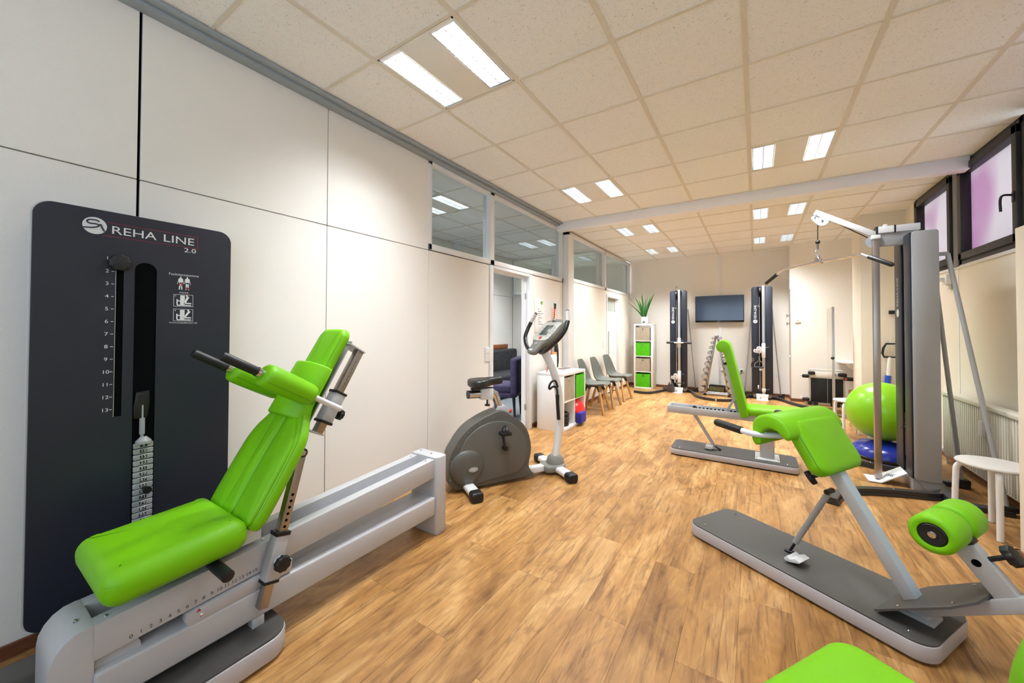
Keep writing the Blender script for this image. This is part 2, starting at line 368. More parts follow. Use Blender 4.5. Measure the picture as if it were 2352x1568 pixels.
# ---- lamps
def lamp(x0, y0, label, on=1.0, group='louvred ceiling lamps'):
    t = Thing('ceiling_lamp', label, 'ceiling lamp', (x0+TS/2, y0+TS/2, H-.03), group=group)
    h = TS/2-.013
    t.p('housing', B().bx(-h, h, -h, h, .075, .09).bx(-h, -h+.012, -h, h, .03, .075).bx(h-.012, h, -h, h, .03, .075).bx(-h, h, -h, -h+.012, .03, .075).bx(-h, h, h-.012, h, .03, .075), WHITE)
    t.p('centre_panel', B().bx(-.115, .115, -h+.012, h-.012, .030, .036, .002), mat('lamp_centre_panel', (240, 236, 228), .6))
    for sx in (-1, 1):
        xa, xb = (-h+.012, -.118) if sx < 0 else (.118, h-.012)
        xm = (xa+xb)/2; b = B(); ly = h-.03
        for x in (xa+.004, xm, xb-.004): b.bx(x-.003, x+.003, -ly, ly, .030, .058)
        for i in range(15):
            y = -ly+2*ly*i/14; b.prism([(y-.0008, .032), (y+.0008, .032), (y+.0062, .057), (y-.0062, .057)], 'YZ', xa+.006, xb-.006)
        b.bx(xa, xb, -h+.012, -ly, .030, .058).bx(xa, xb, ly, h-.012, .030, .058)
        t.p('louvre', b, mat('louvre_aluminium', (226, 228, 230), .22, metal=1))
        for q in (.25, .75):
            x = xa+(xb-xa)*q; t.p('fluorescent_tube', B().cyl((x, -ly+.02, .0655), (x, ly-.02, .0655), .0065, n=8), mat('tube_glow', (255, 240, 222), .5, emit=20))
        if on:
            L = bpy.data.lights.new('lamp_light', 'AREA'); L.shape = 'RECTANGLE'; L.size = (xb-xa)*.9; L.size_y = 2*ly; L.energy = LAMP_W*on; L.color = LAMP_COL
            L.spread = math.radians(150)
            lo = bpy.data.objects.new('lamp_light', L); COL.objects.link(lo); lo.parent = t.root; lo.location = (xm, 0, .0735)
    return t.root
rib = lambda i: RIB0+TS*i
lamp(rib(0), YG, 'brightly glowing ceiling lamp above the leg press, nearest to the camera')
lamp(rib(0), YG+4*TS, 'louvred ceiling lamp over the exercise bike, just before the white beam')
lamp(rib(3), YG+4*TS, 'louvred ceiling lamp before the beam, nearest to the dark windows')
lamp(rib(0), YG2, 'louvred ceiling lamp behind the beam above the grey chairs', 1.25)
lamp(rib(3), YG2, 'louvred ceiling lamp behind the beam, seen left of the pulldown boom', 1.25)
lamp(rib(0), YG2+3*TS, 'smallest louvred ceiling lamp nearest the back corner with the plant', 1.5)
lamp(rib(3), YG2+3*TS, 'small louvred ceiling lamp nearest the back wall, above the right pulley tower', 1.5)
lamp(rib(3), YG, 'louvred ceiling lamp overhead just above the top of the view', .45)
lamp(rib(-3), YG+3*TS, 'louvred lamp of the next room seen through the first transom pane', 1.5, 'lamps of the room next door')
lamp(rib(-3), YG2, 'louvred lamp of the next room seen through the second transom pane', 1.5, 'lamps of the room next door')
lamp(rib(-3), YG-TS, 'unseen louvred lamp added behind the panelled wall to brighten the next room', 1.5, 'lamps of the room next door')  # extra lamp, out of view, added to brighten the next room
lamp(rib(-3), YG2+3*TS, 'louvred lamp beyond the next room seen through the far transom pane', 1.5, 'lamps of the room next door')

# ---- floor: planks along y
base = struct('floor', B().bx(XL-.2, XR+.2, YN, YB+.1, -.08, -.012), BLACK)
PW, PLN = .21, 1.22
pm = mesh_of(B().bx(-PW/2+.0002, PW/2-.0002, -PLN/2+.0002, PLN/2-.0002, -.012, 0, .0006, 1), 'plank'); pm.materials.append(M_FLOOR)
cut = {}
nx = int((XR-XL)/PW)+2
for i in range(nx):
    x = XL-.02+PW*(i+.5)
    y = YN+(i*.47 % 1)*PLN-PLN
    while y < YB:
        a, c = max(y, YN), min(y+PLN, YB)
        if c-a > .03 and c > -1.2:
            if c-a > PLN-.01: me = pm
            else:
                me = mesh_of(B().bx(-PW/2+.0002, PW/2-.0002, -(c-a)/2+.0002, (c-a)/2-.0002, -.012, 0, .0006, 1), 'plank'); me.materials.append(M_FLOOR)
            o = bpy.data.objects.new('plank', me); COL.objects.link(o); o.parent = base; o.location = (x, (a+c)/2, 0)
        y += PLN

# ---- ceiling: grid and tiles
ceil = struct('ceiling', B().bx(XN-.1, XR+.2, YN-.1, YB+.1, H+.075, H+.15), WHITE)
lampcells = {(round(rib(i), 3), round(y, 3)) for i, y in ((0, YG), (0, YG+4*TS), (3, YG+4*TS), (0, YG2), (3, YG2), (0, YG2+3*TS), (3, YG2+3*TS), (3, YG), (-3, YG+3*TS), (-3, YG2), (-3, YG-TS), (-3, YG2+3*TS))}
def tiles(x0, x1, y0, y1, yg):
    g = B(); bw = .0125
    i0 = math.floor((x0-RIB0)/TS); j0 = math.floor((y0-yg)/TS)
    i = i0
    while rib(i) < x1:
        if rib(i) > x0: g.bx(rib(i)-bw*1.1, rib(i)+bw*1.1, y0, y1, H-.001, H+.02)
        i += 1
    j = j0
    while yg+TS*j < y1:
        yy = yg+TS*j
        if yy > y0: g.bx(x0, x1, yy-bw*.8, yy+bw*.8, H-.0005, H+.02)
        i = i0
        while rib(i) < x1:
            a, b_ = max(rib(i)+.009, x0), min(rib(i)+TS-.009, x1); c, d = max(yy+.007, y0), min(yy+TS-.007, y1)
            if b_-a > .02 and d-c > .02 and (round(rib(i), 3), round(yy, 3)) not in lampcells:
                O('ceiling_tile', B().bx(a, b_, c, d, H+.004, H+.02), M_TILE, ceil)
            i += 1
        j += 1
    O('grid_profile', g, GRIDM, ceil)
tiles(XL, XR, YN, 5.22, YG); tiles(XL, XR, 5.30, YB, YG2)
tiles(XN, XL-.1, .2, 5.22, YG); tiles(XN, XL-.1, 5.22, YB, YG2)

# ---- beam and rails
struct('trim_1', B().bx(XL+.02, XR-.02, 5.215, 5.33, 2.845, H+.01, .004), mat('beam_white', (252, 250, 252), .4), label='white ceiling beam')
struct('trim_2', B().bx(XL, XL+.075, YN, 5.215, 2.925, H, .002).bx(XL+.075, XL+.125, YN, 5.215, 2.942, H, .002), GREYRAIL, label='grey rail along the ceiling')
struct('trim_3', B().bx(XL, XL+.1, 5.47, 5.68, 0, 2.845, .003), TRIMW, label='white post under the beam')

# ---- left wall: panels with dark seams, transom glazing, two doors
wl = struct('wall_left', B().bx(XL-.10, XL-.018, YN, 2.54, 0, H).bx(XL-.10, XL-.018, 2.54, 3.50, 0, 2.09).bx(XL-.10, XL-.018, 4.45, 5.47, 0, 2.09)
            .bx(XL-.10, XL-.018, 5.47, 7.54, 0, 2.12).bx(XL-.10, XL-.018, 8.39, YB, 0, 2.12).bx(XL-.10, XL-.018, 7.54, 8.39, 2.06, 2.12), BLACK)
def panel(y0, y1, z0, z1, g=.0027, m=None): O('wall_panel', B().bx(XL-.018, XL, y0+g, y1-g, z0+g, z1-g, .001, 1), m or M_PANEL, wl)
for a, b_, g in ((YN, -.45, .002), (-.45, .556, .0), (.556, 1.54, .0), (1.54, 2.54, .0)):
    panel(a+(.0035 if abs(a-.556) < .01 else 0), b_-(.0035 if abs(b_-.556) < .01 else 0), 0, 2.085); panel(a+(.0035 if abs(a-.556) < .01 else 0), b_-(.0035 if abs(b_-.556) < .01 else 0), 2.085, 2.955)
panel(2.54, 3.50, 0, 2.085); panel(4.47, 5.47, 0, 2.085)
O('wall_panel', B().bx(XL-.018, XL, 5.68, 7.54, 0, 2.14), WALLP, wl); O('wall_panel', B().bx(XL-.018, XL, 8.39, YB, 0, 2.14), WALLP, wl); O('wall_panel', B().bx(XL-.018, XL, 7.54, 8.39, 2.06, 2.14), WALLP, wl)
def transom(n, y0, y1, z0, z1, posts, label):
    fr = B(); w = .055
    fr.bx(XL-.1, XL+.012, y0, y1, z0, z0+w, .002).bx(XL-.1, XL+.012, y0, y1, z1-w, z1, .002)
    ys = [y0]+posts+[y1]
    for q in ys:
        a = q-w/2-.01; fr.bx(XL-.1, XL+.012, max(a, y0), min(a+w+.02, y1), z0, z1, .002)
    o = struct('window_%d' % n, fr, TRIMW, label=label)
    for a, c in zip(ys, ys[1:]): O('pane', B().bx(XL-.055, XL-.047, a+.02, c-.02, z0+.03, z1-.03), M_GLASS, o)
transom(1, 2.532, 5.46, 2.092, 2.955, [3.545], 'white framed transom glazing beside the beam')
transom(2, 5.68, 9.27, 2.14, 2.95, [7.48], 'white framed transom glazing in the back half')
# door 1: open frame into the next room
d1 = struct('door_1', B().bx(XL-.10, XL+.015, 3.50, 3.565, 0, 2.085, .002).bx(XL-.10, XL+.015, 4.40, 4.47, 0, 2.085, .002).bx(XL-.10, XL+.015, 3.565, 4.40, 2.05, 2.085, .002)
            .bx(XL-.10, XL-.05, 4.375, 4.40, 0, 2.05).bx(XL-.10, XL-.05, 3.565, 4.375, 2.025, 2.05), TRIMW, label='white door frame open to the next room')
O('hinge', B().cyl((XL-.045, 4.385, 1.75), (XL-.045, 4.385, 1.83), .006, n=8), STEEL, d1); O('hinge', B().cyl((XL-.045, 4.385, .25), (XL-.045, 4.385, .33), .006, n=8), STEEL, d1)
# door 2: white leaf with upper light
d2 = struct('door_2', B().bx(XL-.11, XL+.015, 7.54, 7.60, 0, 2.06, .002).bx(XL-.11, XL+.015, 8.33, 8.39, 0, 2.06, .002).bx(XL-.11, XL+.015, 7.60, 8.33, 2.01, 2.06, .002), TRIMW, label='white door frame at the far end')
O('door_leaf', B().bx(XL-.075, XL-.04, 7.60, 8.33, .01, 1.66).bx(XL-.075, XL-.04, 7.60, 8.33, 1.66, 1.72).bx(XL-.075, XL-.04, 7.60, 7.66, 1.72, 2.01).bx(XL-.075, XL-.04, 8.27, 8.33, 1.72, 2.01), LAM, d2)
O('door_light', B().bx(XL-.066, XL-.06, 7.66, 8.27, 1.72, 2.01), mat('milky_glass', (190, 200, 190), .3), d2)
O('handle_bar', B().cyl((XL-.01, 7.72, .70), (XL-.01, 7.72, 1.30), .011, n=10).bx(XL-.045, XL-.005, 7.713, 7.727, .75, .765).bx(XL-.045, XL-.005, 7.713, 7.727, 1.24, 1.255), CHROME, d2)

# ---- other walls
wb = struct('wall_back', B().bx(XL, .56, YB, YB+.1, 0, H+.05), WALLP)
O('wall_post', B().bx(-.675, -.615, YB-.012, YB, .06, H, .002), TRIMW, wb)
O('cable_duct', B().bx(-.655, -.635, YB-.022, YB-.010, .45, 1.5, .002), TRIMW, wb)
struct('wall_alcove', B().bx(.56, XR+.1, 8.85, 9.4, 0, H+.05), WALLP)
struct('wall_pillar', B().bx(1.24, XR+.1, 7.10, 7.62, 0, H+.05, .006), WALLR)
struct('wall_near', B().bx(XL-.1, XR+.1, YN-.1, YN, 0, .95).bx(XL-.1, XR+.1, YN-.1, YN, 2.6, H+.05).bx(XL-.1, -2.2, YN-.1, YN, .95, 2.6).bx(1.3, XR+.1, YN-.1, YN, .95, 2.6), WALLP)
nw = B()
for x0 in (-2.2, -1.07, .12, 1.24): nw.bx(x0, x0+.06, YN-.09, YN+.01, .95, 2.6, .003)
nw.bx(-2.2, 1.3, YN-.09, YN+.01, .95, 1.01, .003).bx(-2.2, 1.3, YN-.09, YN+.01, 2.54, 2.6, .003)
nwo = struct('window_9', nw, DARKFR, label='dark framed daylight window behind the viewpoint')
for x0, x1 in ((-2.15, -1.06), (-1.02, .13), (.17, 1.25)): O('pane', B().bx(x0, x1, YN-.045, YN-.039, 1.0, 2.55), M_CLEAR, nwo)
pt = bpy.data.lights.new('window_portal', 'AREA'); pt.shape = 'RECTANGLE'; pt.size = 3.5; pt.size_y = 1.65; pt.cycles.is_portal = True
po_ = bpy.data.objects.new('window_portal', pt); COL.objects.link(po_); po_.location = (-.45, YN-.11, 1.775); po_.rotation_euler = (PI/2, 0, 0)
wr = struct('wall_right', B().bx(XR, XR+.25, YN, YB, 0, 1.975).bx(XR, XR+.25, 6.68, YB, 1.975, H+.05), WALLR)
O('sill', B().bx(XR-.012, XR+.25, YN, 6.68, 1.955, 1.985, .003), TRIMW, wr)
O('wall_seam_strip', B().bx(XR-.004, XR, 5.55, 5.57, .7, 1.955), TRIMW, wr)
def window(n, y0, y1, label, handle=True):
    z0, z1 = 1.985, H+.03; xf = XR-.01
    fr = B(); w = .05
    for a, c, p, q in ((y0, y1, z0, z0+w), (y0, y1, z1-w-.03, z1), (y0, y0+w, z0, z1), (y1-w, y1, z0, z1)): fr.bx(xf, xf+.11, a, c, p, q, .003)
    o = struct('window_%d' % n, fr, DARKFR, label=label)
    sh = B(); s = .065; a, c, p, q = y0+w-.008, y1-w+.008, z0+w-.008, z1-w-.022
    for A in ((a, c, p, p+s), (a, c, q-s, q), (a, a+s, p, q), (c-s, c, p, q)): sh.bx(xf-.022, xf+.06, *A, .004)
    O('sash', sh, DARKFR, o)
    O('pane', B().bx(xf+.05, xf+.056, a+s-.005, c-s+.005, p+s-.005, q-s+.005), M_FILM, o)
    if handle:
        O('window_handle', B().bx(xf-.03, xf-.022, a+.02, a+.05, 2.33, 2.41, .002).tube(smooth_path([(xf-.03, a+.035, 2.385), (xf-.075, a+.035, 2.39), (xf-.085, a+.05, 2.36), (xf-.08, a+.06, 2.27)], 5), .008), BLKP, o)
window(3, 4.42, 5.50, 'dark framed window with pink film before the beam'); window(4, 5.60, 6.68, 'dark framed window with pink film behind the beam', False)
for k in range(4): window(5+k, 4.42-1.18*(k+1), 5.50-1.18*(k+1), 'dark framed window further along the row, window %d before the visible one' % (k+1), False)
struct('trim_4', B().bx(XR-.02, XR+.12, 5.50, 5.60, 1.975, H, .002).bx(XR-.012, XR+.1, 6.68, 6.74, 1.975, H, .002), mat('grey_mullion', (120, 122, 124), .5), label='grey mullion between windows')
struct('wall_pier', B().bx(1.30, XR+.01, 3.10, 3.505, 0, 1.955, .006), WALLR)

# ---- baseboards
bb = lambda n, b: struct(n, b, BASEB)
bb('baseboard_left', B().bx(XL, XL+.014, YN, 3.50, 0, .055).bx(XL, XL+.014, 4.47, 5.47, 0, .055).bx(XL+.1, XL+.112, 5.47, 5.68, 0, .055).bx(XL, XL+.014, 5.68, 7.54, 0, .055).bx(XL, XL+.014, 8.39, YB, 0, .055))
bb('baseboard_back', B().bx(XL, .56, YB-.014, YB, 0, .055).bx(.546, .56, 8.85, YB, 0, .055).bx(.546, XR, 8.836, 8.85, 0, .055))
bb('baseboard_right', B().bx(1.286, 1.30, 3.10, 3.519, 0, .055).bx(1.286, XR, 3.505, 3.519, 0, .055).bx(XR-.014, XR, YN, 7.10, 0, .055).bx(1.226, XR, 7.086, 7.10, 0, .055).bx(1.226, 1.24, 7.086, 7.63, 0, .055))

# ---- room next door
struct('floor_next_room', B().bx(XN-.1, XL-.1, .1, 7.5, -.05, -.004), mat('grey_carpet', (122, 126, 130), .95, bump=.5, bscale=300, var=.12, vscale=60))
wn = struct('wall_next_room', B().bx(XN-.1, XN, .1, 7.5, 0, H+.05).bx(XN, XL-.1, 7.42, 7.5, 0, 2.085).bx(XN, XL-.1, .1, .2, 0, H+.05), BLACK)
for y0, y1 in ((.2, 1.4), (1.4, 2.4), (2.4, 3.4), (3.4, 4.4), (4.4, 5.4), (5.4, 6.4), (6.4, 7.4)):
    for z0, z1 in ((0, 2.085), (2.085, H)): O('wall_panel', B().bx(XN, XN+.016, y0+.003, y1-.003, z0+.003, z1-.003), M_PANEL, wn)
for x0, x1 in ((XN+.016, -3.72), (-3.72, XL-.1)):
    O('wall_panel', B().bx(x0+.003, x1-.003, 7.404, 7.42, .003, 2.085), M_PANEL, wn)
O('wall_panel', B().bx(XN+.016, XL-.1, .2, .216, 0, H), M_PANEL, wn)
O('wall_pilaster', B().bx(XN+.016, XN+.09, 5.32, 5.46, 0, H), TRIMW, wn)
tr = B().bx(XN, XL-.1, 7.40, 7.48, 2.085, 2.14, .002).bx(XN, XL-.1, 7.40, 7.48, 2.91, H, .002)
for x0 in (XN, -3.75, XL-.16): tr.bx(x0, x0+.06, 7.40, 7.48, 2.14, 2.91, .002)
iw = struct('window_10', tr, TRIMW, label='white framed transom of the next room')
for x0, x1 in ((XN+.05, -3.74), (-3.70, XL-.15)): O('pane', B().bx(x0, x1, 7.437, 7.443, 2.13, 2.92), M_GLASS, iw)
struct('wall_beyond', B().bx(XN, XL-.1, 9.3, 9.4, 0, H+.05).bx(XN-.1, XN, 7.5, 9.4, 0, H+.05).bx(XN, XL-.1, 7.5, 9.3, -.05, -.003), WALLP)
# ------------------------------------------------------------------ leg press in the left foreground
def knob(b, c, ax, r=.026, h=.022, n=9):
    "fluted star knob: axis ax from c"
    ax = Vector(ax).normalized(); M = frame(c, ax.orthogonal(), ax.cross(ax.orthogonal()))
    pts = [(r*(1+.05*math.cos(n*t))*math.cos(t), r*(1+.05*math.cos(n*t))*math.sin(t)) for t in [2*PI*i/72 for i in range(72)]]
    b.pad(pts, h, h*.18, M, bulge=.003, seg=3); return b
def bolt(b, c, ax, r=.006):
    c = Vector(c); ax = Vector(ax).normalized(); M = frame(c, ax.orthogonal(), ax.cross(ax.orthogonal()))
    b.lathe([(0, -.003), (r, -.003), (r, .0015), (r*.7, .0035), (r*.35, .0035), (r*.3, .001), (0, .001)], M, 10); return b
def logo(b_white, b_red, M, s=1., vertical=False):
    "round emblem, word in outlined capsule, '2.0' ; local x along the word, y up; s = emblem diameter"
    pass

def leg_press():
    t = Thing('leg_press_machine', 'large leg press with dark weight tower, green seat and inclined backrest in left foreground', 'gym machine', (-1.875, .60, 0), world=True)
    XP = -2.40                                  # front face of the tower board
    # tower board with two slots: built from strips between the openings
    y0, y1, z0, z1 = .217, .888, .135, 1.862
    out = rrect(y0, y1, z0, z1, .055, 8)
    tower = t.p('tower_board', B().prism(out, 'YZ', XP-.022, XP-.004, .002), ANTH)
    slotA = (.449, .476, .952, 1.625); slotB = (.512, .588, .25, 1.652)
    # front skin pieces around the slots
    f = B(); xa, xb = XP-.004, XP
    ys = [y0, slotA[0], slotA[1], slotB[0], slotB[1], y1]
    def strip(ya, yb, za, zb, r=(0, 0, 0, 0)): f.prism(rrect(ya, yb, za, zb, [max(q, .0005) for q in r], 8), 'YZ', xa, xb)
    strip(y0, slotA[0], z0, z1, (.055, 0, 0, .055)); strip(slotA[1], slotB[0], z0, z1); strip(slotB[1], y1, z0, z1, (0, .055, .055, 0))
    strip(slotA[0], slotA[1], slotA[3]+.012, z1); strip(slotA[0], slotA[1], z0, slotA[2])
    strip(slotB[0], slotB[1], z0, slotB[2])
    rr = (slotB[1]-slotB[0])/2; cyb = (slotB[0]+slotB[1])/2
    arch = [(slotB[0], z1), (slotB[0], slotB[3]-rr)]+[(cyb+rr*math.cos(PI-PI*i/12), slotB[3]-rr+rr*math.sin(PI*i/12)) for i in range(13)]+[(slotB[1], z1)]
    f.prism(arch, 'YZ', xa, xb)
    t.p('tower_front', f, ANTH)
    t.p('tower_edge', B().prism(rrect(y0-.006, y1+.006, z0-.006, z1+.006, .058, 8), 'YZ', XP-.034, XP-.022, .003), mat('pale_edge_band', (200, 198, 192), .4), tower)
    t.p('tower_body', B().bx(XL+.012, XP-.034, y0+.05, y1-.05, .0, z1-.05, .01), ANTH)
    t.p('slot_lining', B().bx(XP-.0035, XP-.003, slotB[0], slotB[1], slotB[2], slotB[3]).bx(XP-.0035, XP-.003, slotA[0], slotA[1], slotA[2], slotA[3]+.012), BLACK)
    t.p('slot_rim', B().bx(XP-.0028, XP-.0005, slotA[0]+.001, slotA[0]+.003, slotA[2], slotA[3]), ALU)
    # weight stack
    nums = [5, 10, 15, 23, 31, 39, 47, 55, 63, 71, 79, 87, 95, 103]
    zt, pit = .815, .0265
    pm_ = None
    for i, nv in enumerate(nums):
        z = zt-pit*(i+1)
        pl_ = t.p('weight_plate', B().bx(XP-.003, XP+.010, slotB[0]+.004, slotB[1]-.004, z+.0035, z+pit, .002, 1), PLATE)
        t.p('number_tag', B().bx(XP+.010, XP+.0108, cyb-.012, cyb+.012, z+.008, z+pit-.004), BLKP, pl_)
        t.p('number_print', B().text(str(nv), .017, frame((XP+.0112, cyb, z+.0155), (0, 1, 0), (0, 0, 1)), 1.25), PRINT, pl_)
    t.p('selector_pin', B().cyl((XP+.008, cyb+.006, zt-pit*8), (XP+.05, cyb+.006, zt-pit*8), .011).cyl((XP+.045, cyb+.006, zt-pit*8), (XP+.052, cyb+.006, zt-pit*8), .016), BLKP)
    t.p('stack_rod', B().cyl((XP+.003, cyb-.005, .83), (XP+.003, cyb-.005, .99), .006, n=10).cyl((XP+.003, cyb-.005, .855), (XP+.003, cyb-.005, .93), .010, n=8).lathe([(0, 0), (.028, 0), (.028, .012), (.012, .03), (0, .03)], Matrix.Translation((XP+.004, cyb, .812)), 14), MIDGREY)
    t.p('pulley_block', B().prism([(slotB[0]+.004, .93), (slotB[1]-.026, .93), (slotB[1]-.018, 1.0), (slotB[1]-.02, 1.055), (slotB[0]+.01, 1.05), (slotB[0]+.002, .98)], 'YZ', XP-.003, XP+.008, .003).cyl((XP+.006, slotB[0]+.025, 1.03), (XP+.011, slotB[0]+.025, 1.03), .006), BLKP)
    # lever knob, scale
    t.p('stroke_knob', knob(B(), (XP+.002, .459, 1.638), (1, 0, 0), .036, .03), RUB)
    sc = B()
    for i in range(13):
        z = 1.654-.0557*i
        sc.text(str(i+1), .022, frame((XP+.0009, .424, z), (0, 1, 0), (0, 0, 1)), 1.1).bx(XP, XP+.0006, .437, .446, z-.0012, z+.0012)
    t.p('scale_print', sc, PRINT, kind='stuff')
    # lettering
    w = B(); rd = B(); F = lambda y, z: frame((XP+.0009, y, z), (0, 1, 0), (0, 0, 1))
    w.text('REHA', .050, F(.508, 1.781), 1.22).text('LINE', .050, F(.668, 1.781), 1.22).text('2.0', .030, F(.712, 1.737), 1.35)
    w.text('Funktionsstemme', .0165, F(.690, 1.612), 1.0).text('STEMME', .009, F(.690, 1.523), 1.1).text('WWW.SVGGERMANY.DE', .0098, F(.690, 1.373), 1.0)
    # two figures
    def person(cy, cz, back):
        w.prism([(cy+.0028*math.cos(a), cz+.028+.0035*math.sin(a)) for a in [2*PI*i/12 for i in range(12)]], 'YZ', XP+.0002, XP+.0008)
        w.prism([(cy-.008, cz+.021), (cy-.011, cz+.004), (cy-.014, cz-.006), (cy-.0125, cz-.007), (cy-.0075, cz+.008), (cy-.006, cz-.004), (cy-.007, cz-.034), (cy-.003, cz-.034), (cy, cz-.008), (cy+.003, cz-.034), (cy+.007, cz-.034), (cy+.006, cz-.004), (cy+.0075, cz+.008), (cy+.0125, cz-.007), (cy+.014, cz-.006), (cy+.011, cz+.004), (cy+.008, cz+.021), (cy+.002, cz+.024), (cy-.002, cz+.024)], 'YZ', XP+.0002, XP+.0007)
        for s_ in (-1, 1): rd.bx(XP+.0008, XP+.0011, cy+s_*.0045-.0022, cy+s_*.0045+.0022, cz-(.016 if not back else .030), cz-(.004 if not back else .021)); rd.bx(XP+.0008, XP+.0011, cy-.005, cy+.005, cz-.004, cz+.001)
    person(.677, 1.572, False); person(.703, 1.572, True)
    def pictogram(cz, lean):
        # outlined card with seat, tower and seated figure
        for a, b_, c, d in ((.652, .726, cz+.0285, cz+.030), (.652, .726, cz-.030, cz-.0285), (.6505, .652, cz-.030, cz+.030), (.726, .7275, cz-.030, cz+.030)): w.bx(XP+.0002, XP+.0007, a, b_, c, d)
        w.bx(XP+.0002, XP+.0006, .676, .694, cz-.022, cz+.026); w.bx(XP+.0002, XP+.0006, .664, .720, cz-.026, cz-.021); w.bx(XP+.0002, XP+.0006, .690, .720, cz-.016, cz-.010)
        w.bx(XP+.0002, XP+.0006, .662, .667, cz-.021, cz+.006)
        w.prism([(.690, cz-.010), (.699, cz-.010), (.716+lean, cz+.018), (.707+lean, cz+.022)], 'YZ', XP+.0006, XP+.0009); w.prism([(.706+lean+.004*math.cos(a), cz+.024+.004*math.sin(a)) for a in [2*PI*i/10 for i in range(10)]], 'YZ', XP+.0006, XP+.0009)
        w.prism([(.667, cz-.004), (.690, cz-.008), (.690, cz-.003), (.667, cz+.001)], 'YZ', XP+.0006, XP+.0009)
    pictogram(1.484, -.004); pictogram(1.412, .002)
    w.text('A', .009, F(.658, 1.506)).text('B', .009, F(.658, 1.434))
    # emblem disc with a stylised R cut in dark
    w.prism([(.384+.0365*math.cos(a), 1.790+.0365*math.sin(a)) for a in [2*PI*i/36 for i in range(36)]], 'YZ', XP+.0002, XP+.0008)
    t.p('lettering', w, PRINT, kind='stuff')
    em = B(); C = (.384, 1.790)
    def stroke(pts, r): em.tube([(XP+.0012, C[0]+p.x, C[1]+p.y) for p in smooth_path([(a_, b_, 0) for a_, b_ in pts], 6)], r, 6)
    stroke([(-.034, -.013), (-.010, -.010), (.006, -.004), (.012, .004), (.004, .008), (-.012, .007), (-.022, .011), (-.021, .020), (-.010, .024), (.006, .024), (.013, .019)], .0028)
    stroke([(.016, .010), (.022, -.006), (.029, -.020)], .0034)
    t.p('emblem_mark', em, ANTH, kind='stuff')
    for a, b_, c, d in ((.420, .742, 1.8115, 1.8125), (.405, .742, 1.7525, 1.7535), (.7415, .7425, 1.7535, 1.8115)): rd.bx(XP+.0002, XP+.0007, a, b_, c, d)
    t.p('red_print', rd, PRINTR, kind='stuff')

    # --- base board under the machine
    bo = rrect(-2.33, -1.640, -.6, .852, (.04, .04, .09, .04), 8)
    t.p('base_rim', B().prism(bo, 'XY', .012, .092, .006), RIMG)
    t.p('base_top', B().prism(rrect(-2.326, -1.645, -.596, .847, (.04, .04, .085, .04), 8), 'XY', .092, .1), DKMAT)
    t.p('base_foot', B().prism(rrect(-2.30, -1.665, -.57, .825, .06, 6), 'XY', 0, .012), RUB)
    t.p('base_bracket', B().bx(-1.80, -1.755, .745, .79, .1, .14, .002).cyl((-1.7775, .7675, .135), (-1.7775, .7675, .145), .008, n=8), GREY)
    # --- feet and rails
    nf = [(.205, 0.0), (.302, 0.0), (.302, .402), (.29, .404), (.262, .400), (.238, .386), (.22, .364), (.209, .338), (.205, .31)]
    t.p('frame_foot', B().prism(nf, 'YZ', -1.985, -1.770, .004), GREY)
    ff = rrect(-1.985, -1.742, 1.805, 1.905, (.012, .03, .03, .012), 5)
    t.p('frame_foot', B().prism(ff, 'XY', .012, .505, .006).prism(rrect(-1.975, -1.752, 1.813, 1.897, .02, 4), 'XY', 0, .012), GREY)
    sl = lambda y: .402+(y-.30)*(.492-.402)/(1.81-.30)
    ra = B()
    for x0, x1 in ((-1.825, -1.768), (-1.985, -1.928)):
        ra.prism([(.300, sl(.3)-.112), (1.806, sl(1.806)-.118), (1.806, sl(1.806)), (.300, sl(.3))], 'YZ', x0, x1, .002)
    ra.prism([(.300, sl(.3)-.112), (1.806, sl(1.806)-.118), (1.806, sl(1.806)-.06), (.300, sl(.3)-.06)], 'YZ', -1.93, -1.82)
    t.p('slide_rail', ra, GREY)
    t.p('rail_channel', B().prism([(.31, sl(.31)-.03), (1.80, sl(1.8)-.03), (1.80, sl(1.8)-.012), (.31, sl(.31)-.012)], 'YZ', -1.846, -1.825), mat('blue_grey_metal', (112, 118, 138), .45))  # channel strip in a darker blue-grey metal than the rail
    t.p('lower_rail', B().bx(-1.945, -1.755, .30, 1.806, .137, .252, .010, 3), GREY)
    t.p('rail_shim', B().bx(-1.90, -1.80, 1.795, 1.806, .13, .27), GREY)
    bl = B()
    for y, x in ((.33, -1.795), (.27, -1.845), (.345, -1.955), (.80, -1.80), (1.76, -1.80), (1.77, -1.95), (1.85, -1.84), (1.86, -1.95)):
        z = sl(y) if .30 < y < 1.8 else (.405 if y < .3 else .506)
        t.p('bolt', bolt(B(), (x, y, z), (0, 0, 1)), CHROME)
    t.p('wheel_cover', B().cyl((-1.80, .34, .25), (-1.79, .34, .25), .075, n=24), GREY)
    # sliding carriage below the upper rail
    car = lambda y: sl(y)-.118
    t.p('carriage', B().prism([(.530, car(.53)), (.525, car(.525)-.025), (.532, car(.53)-.045), (.550, car(.55)-.056), (.90, car(.90)-.06), (.905, car(.905)-.01), (.84, car(.84)), (.82, car(.82)-.004)], 'YZ', -1.80, -1.757, .004), GREY)
    t.p('carriage_bolt', bolt(B(), (-1.756, .575, car(.575)-.030), (1, 0, 0), .008), CHROME); t.p('carriage_bolt', bolt(B(), (-1.756, .885, car(.885)-.02), (1, 0, 0), .007), CHROME)
    t.p('pointer_mark', B().prism([(.556, car(.556)-.012), (.572, car(.572)-.012), (.564, car(.564)-.001)], 'YZ', -1.7565, -1.756), PRINTR)
    n2 = B()
    for i in range(16):
        y = .384+i*(.757-.384)/15
        n2.text(str(i), .018, frame((-1.7672, y, sl(y)-.095), (0, 1, .06), (0, 0, 1)), 1.1)
    t.p('rail_scale_print', n2, PRINTK, kind='stuff')
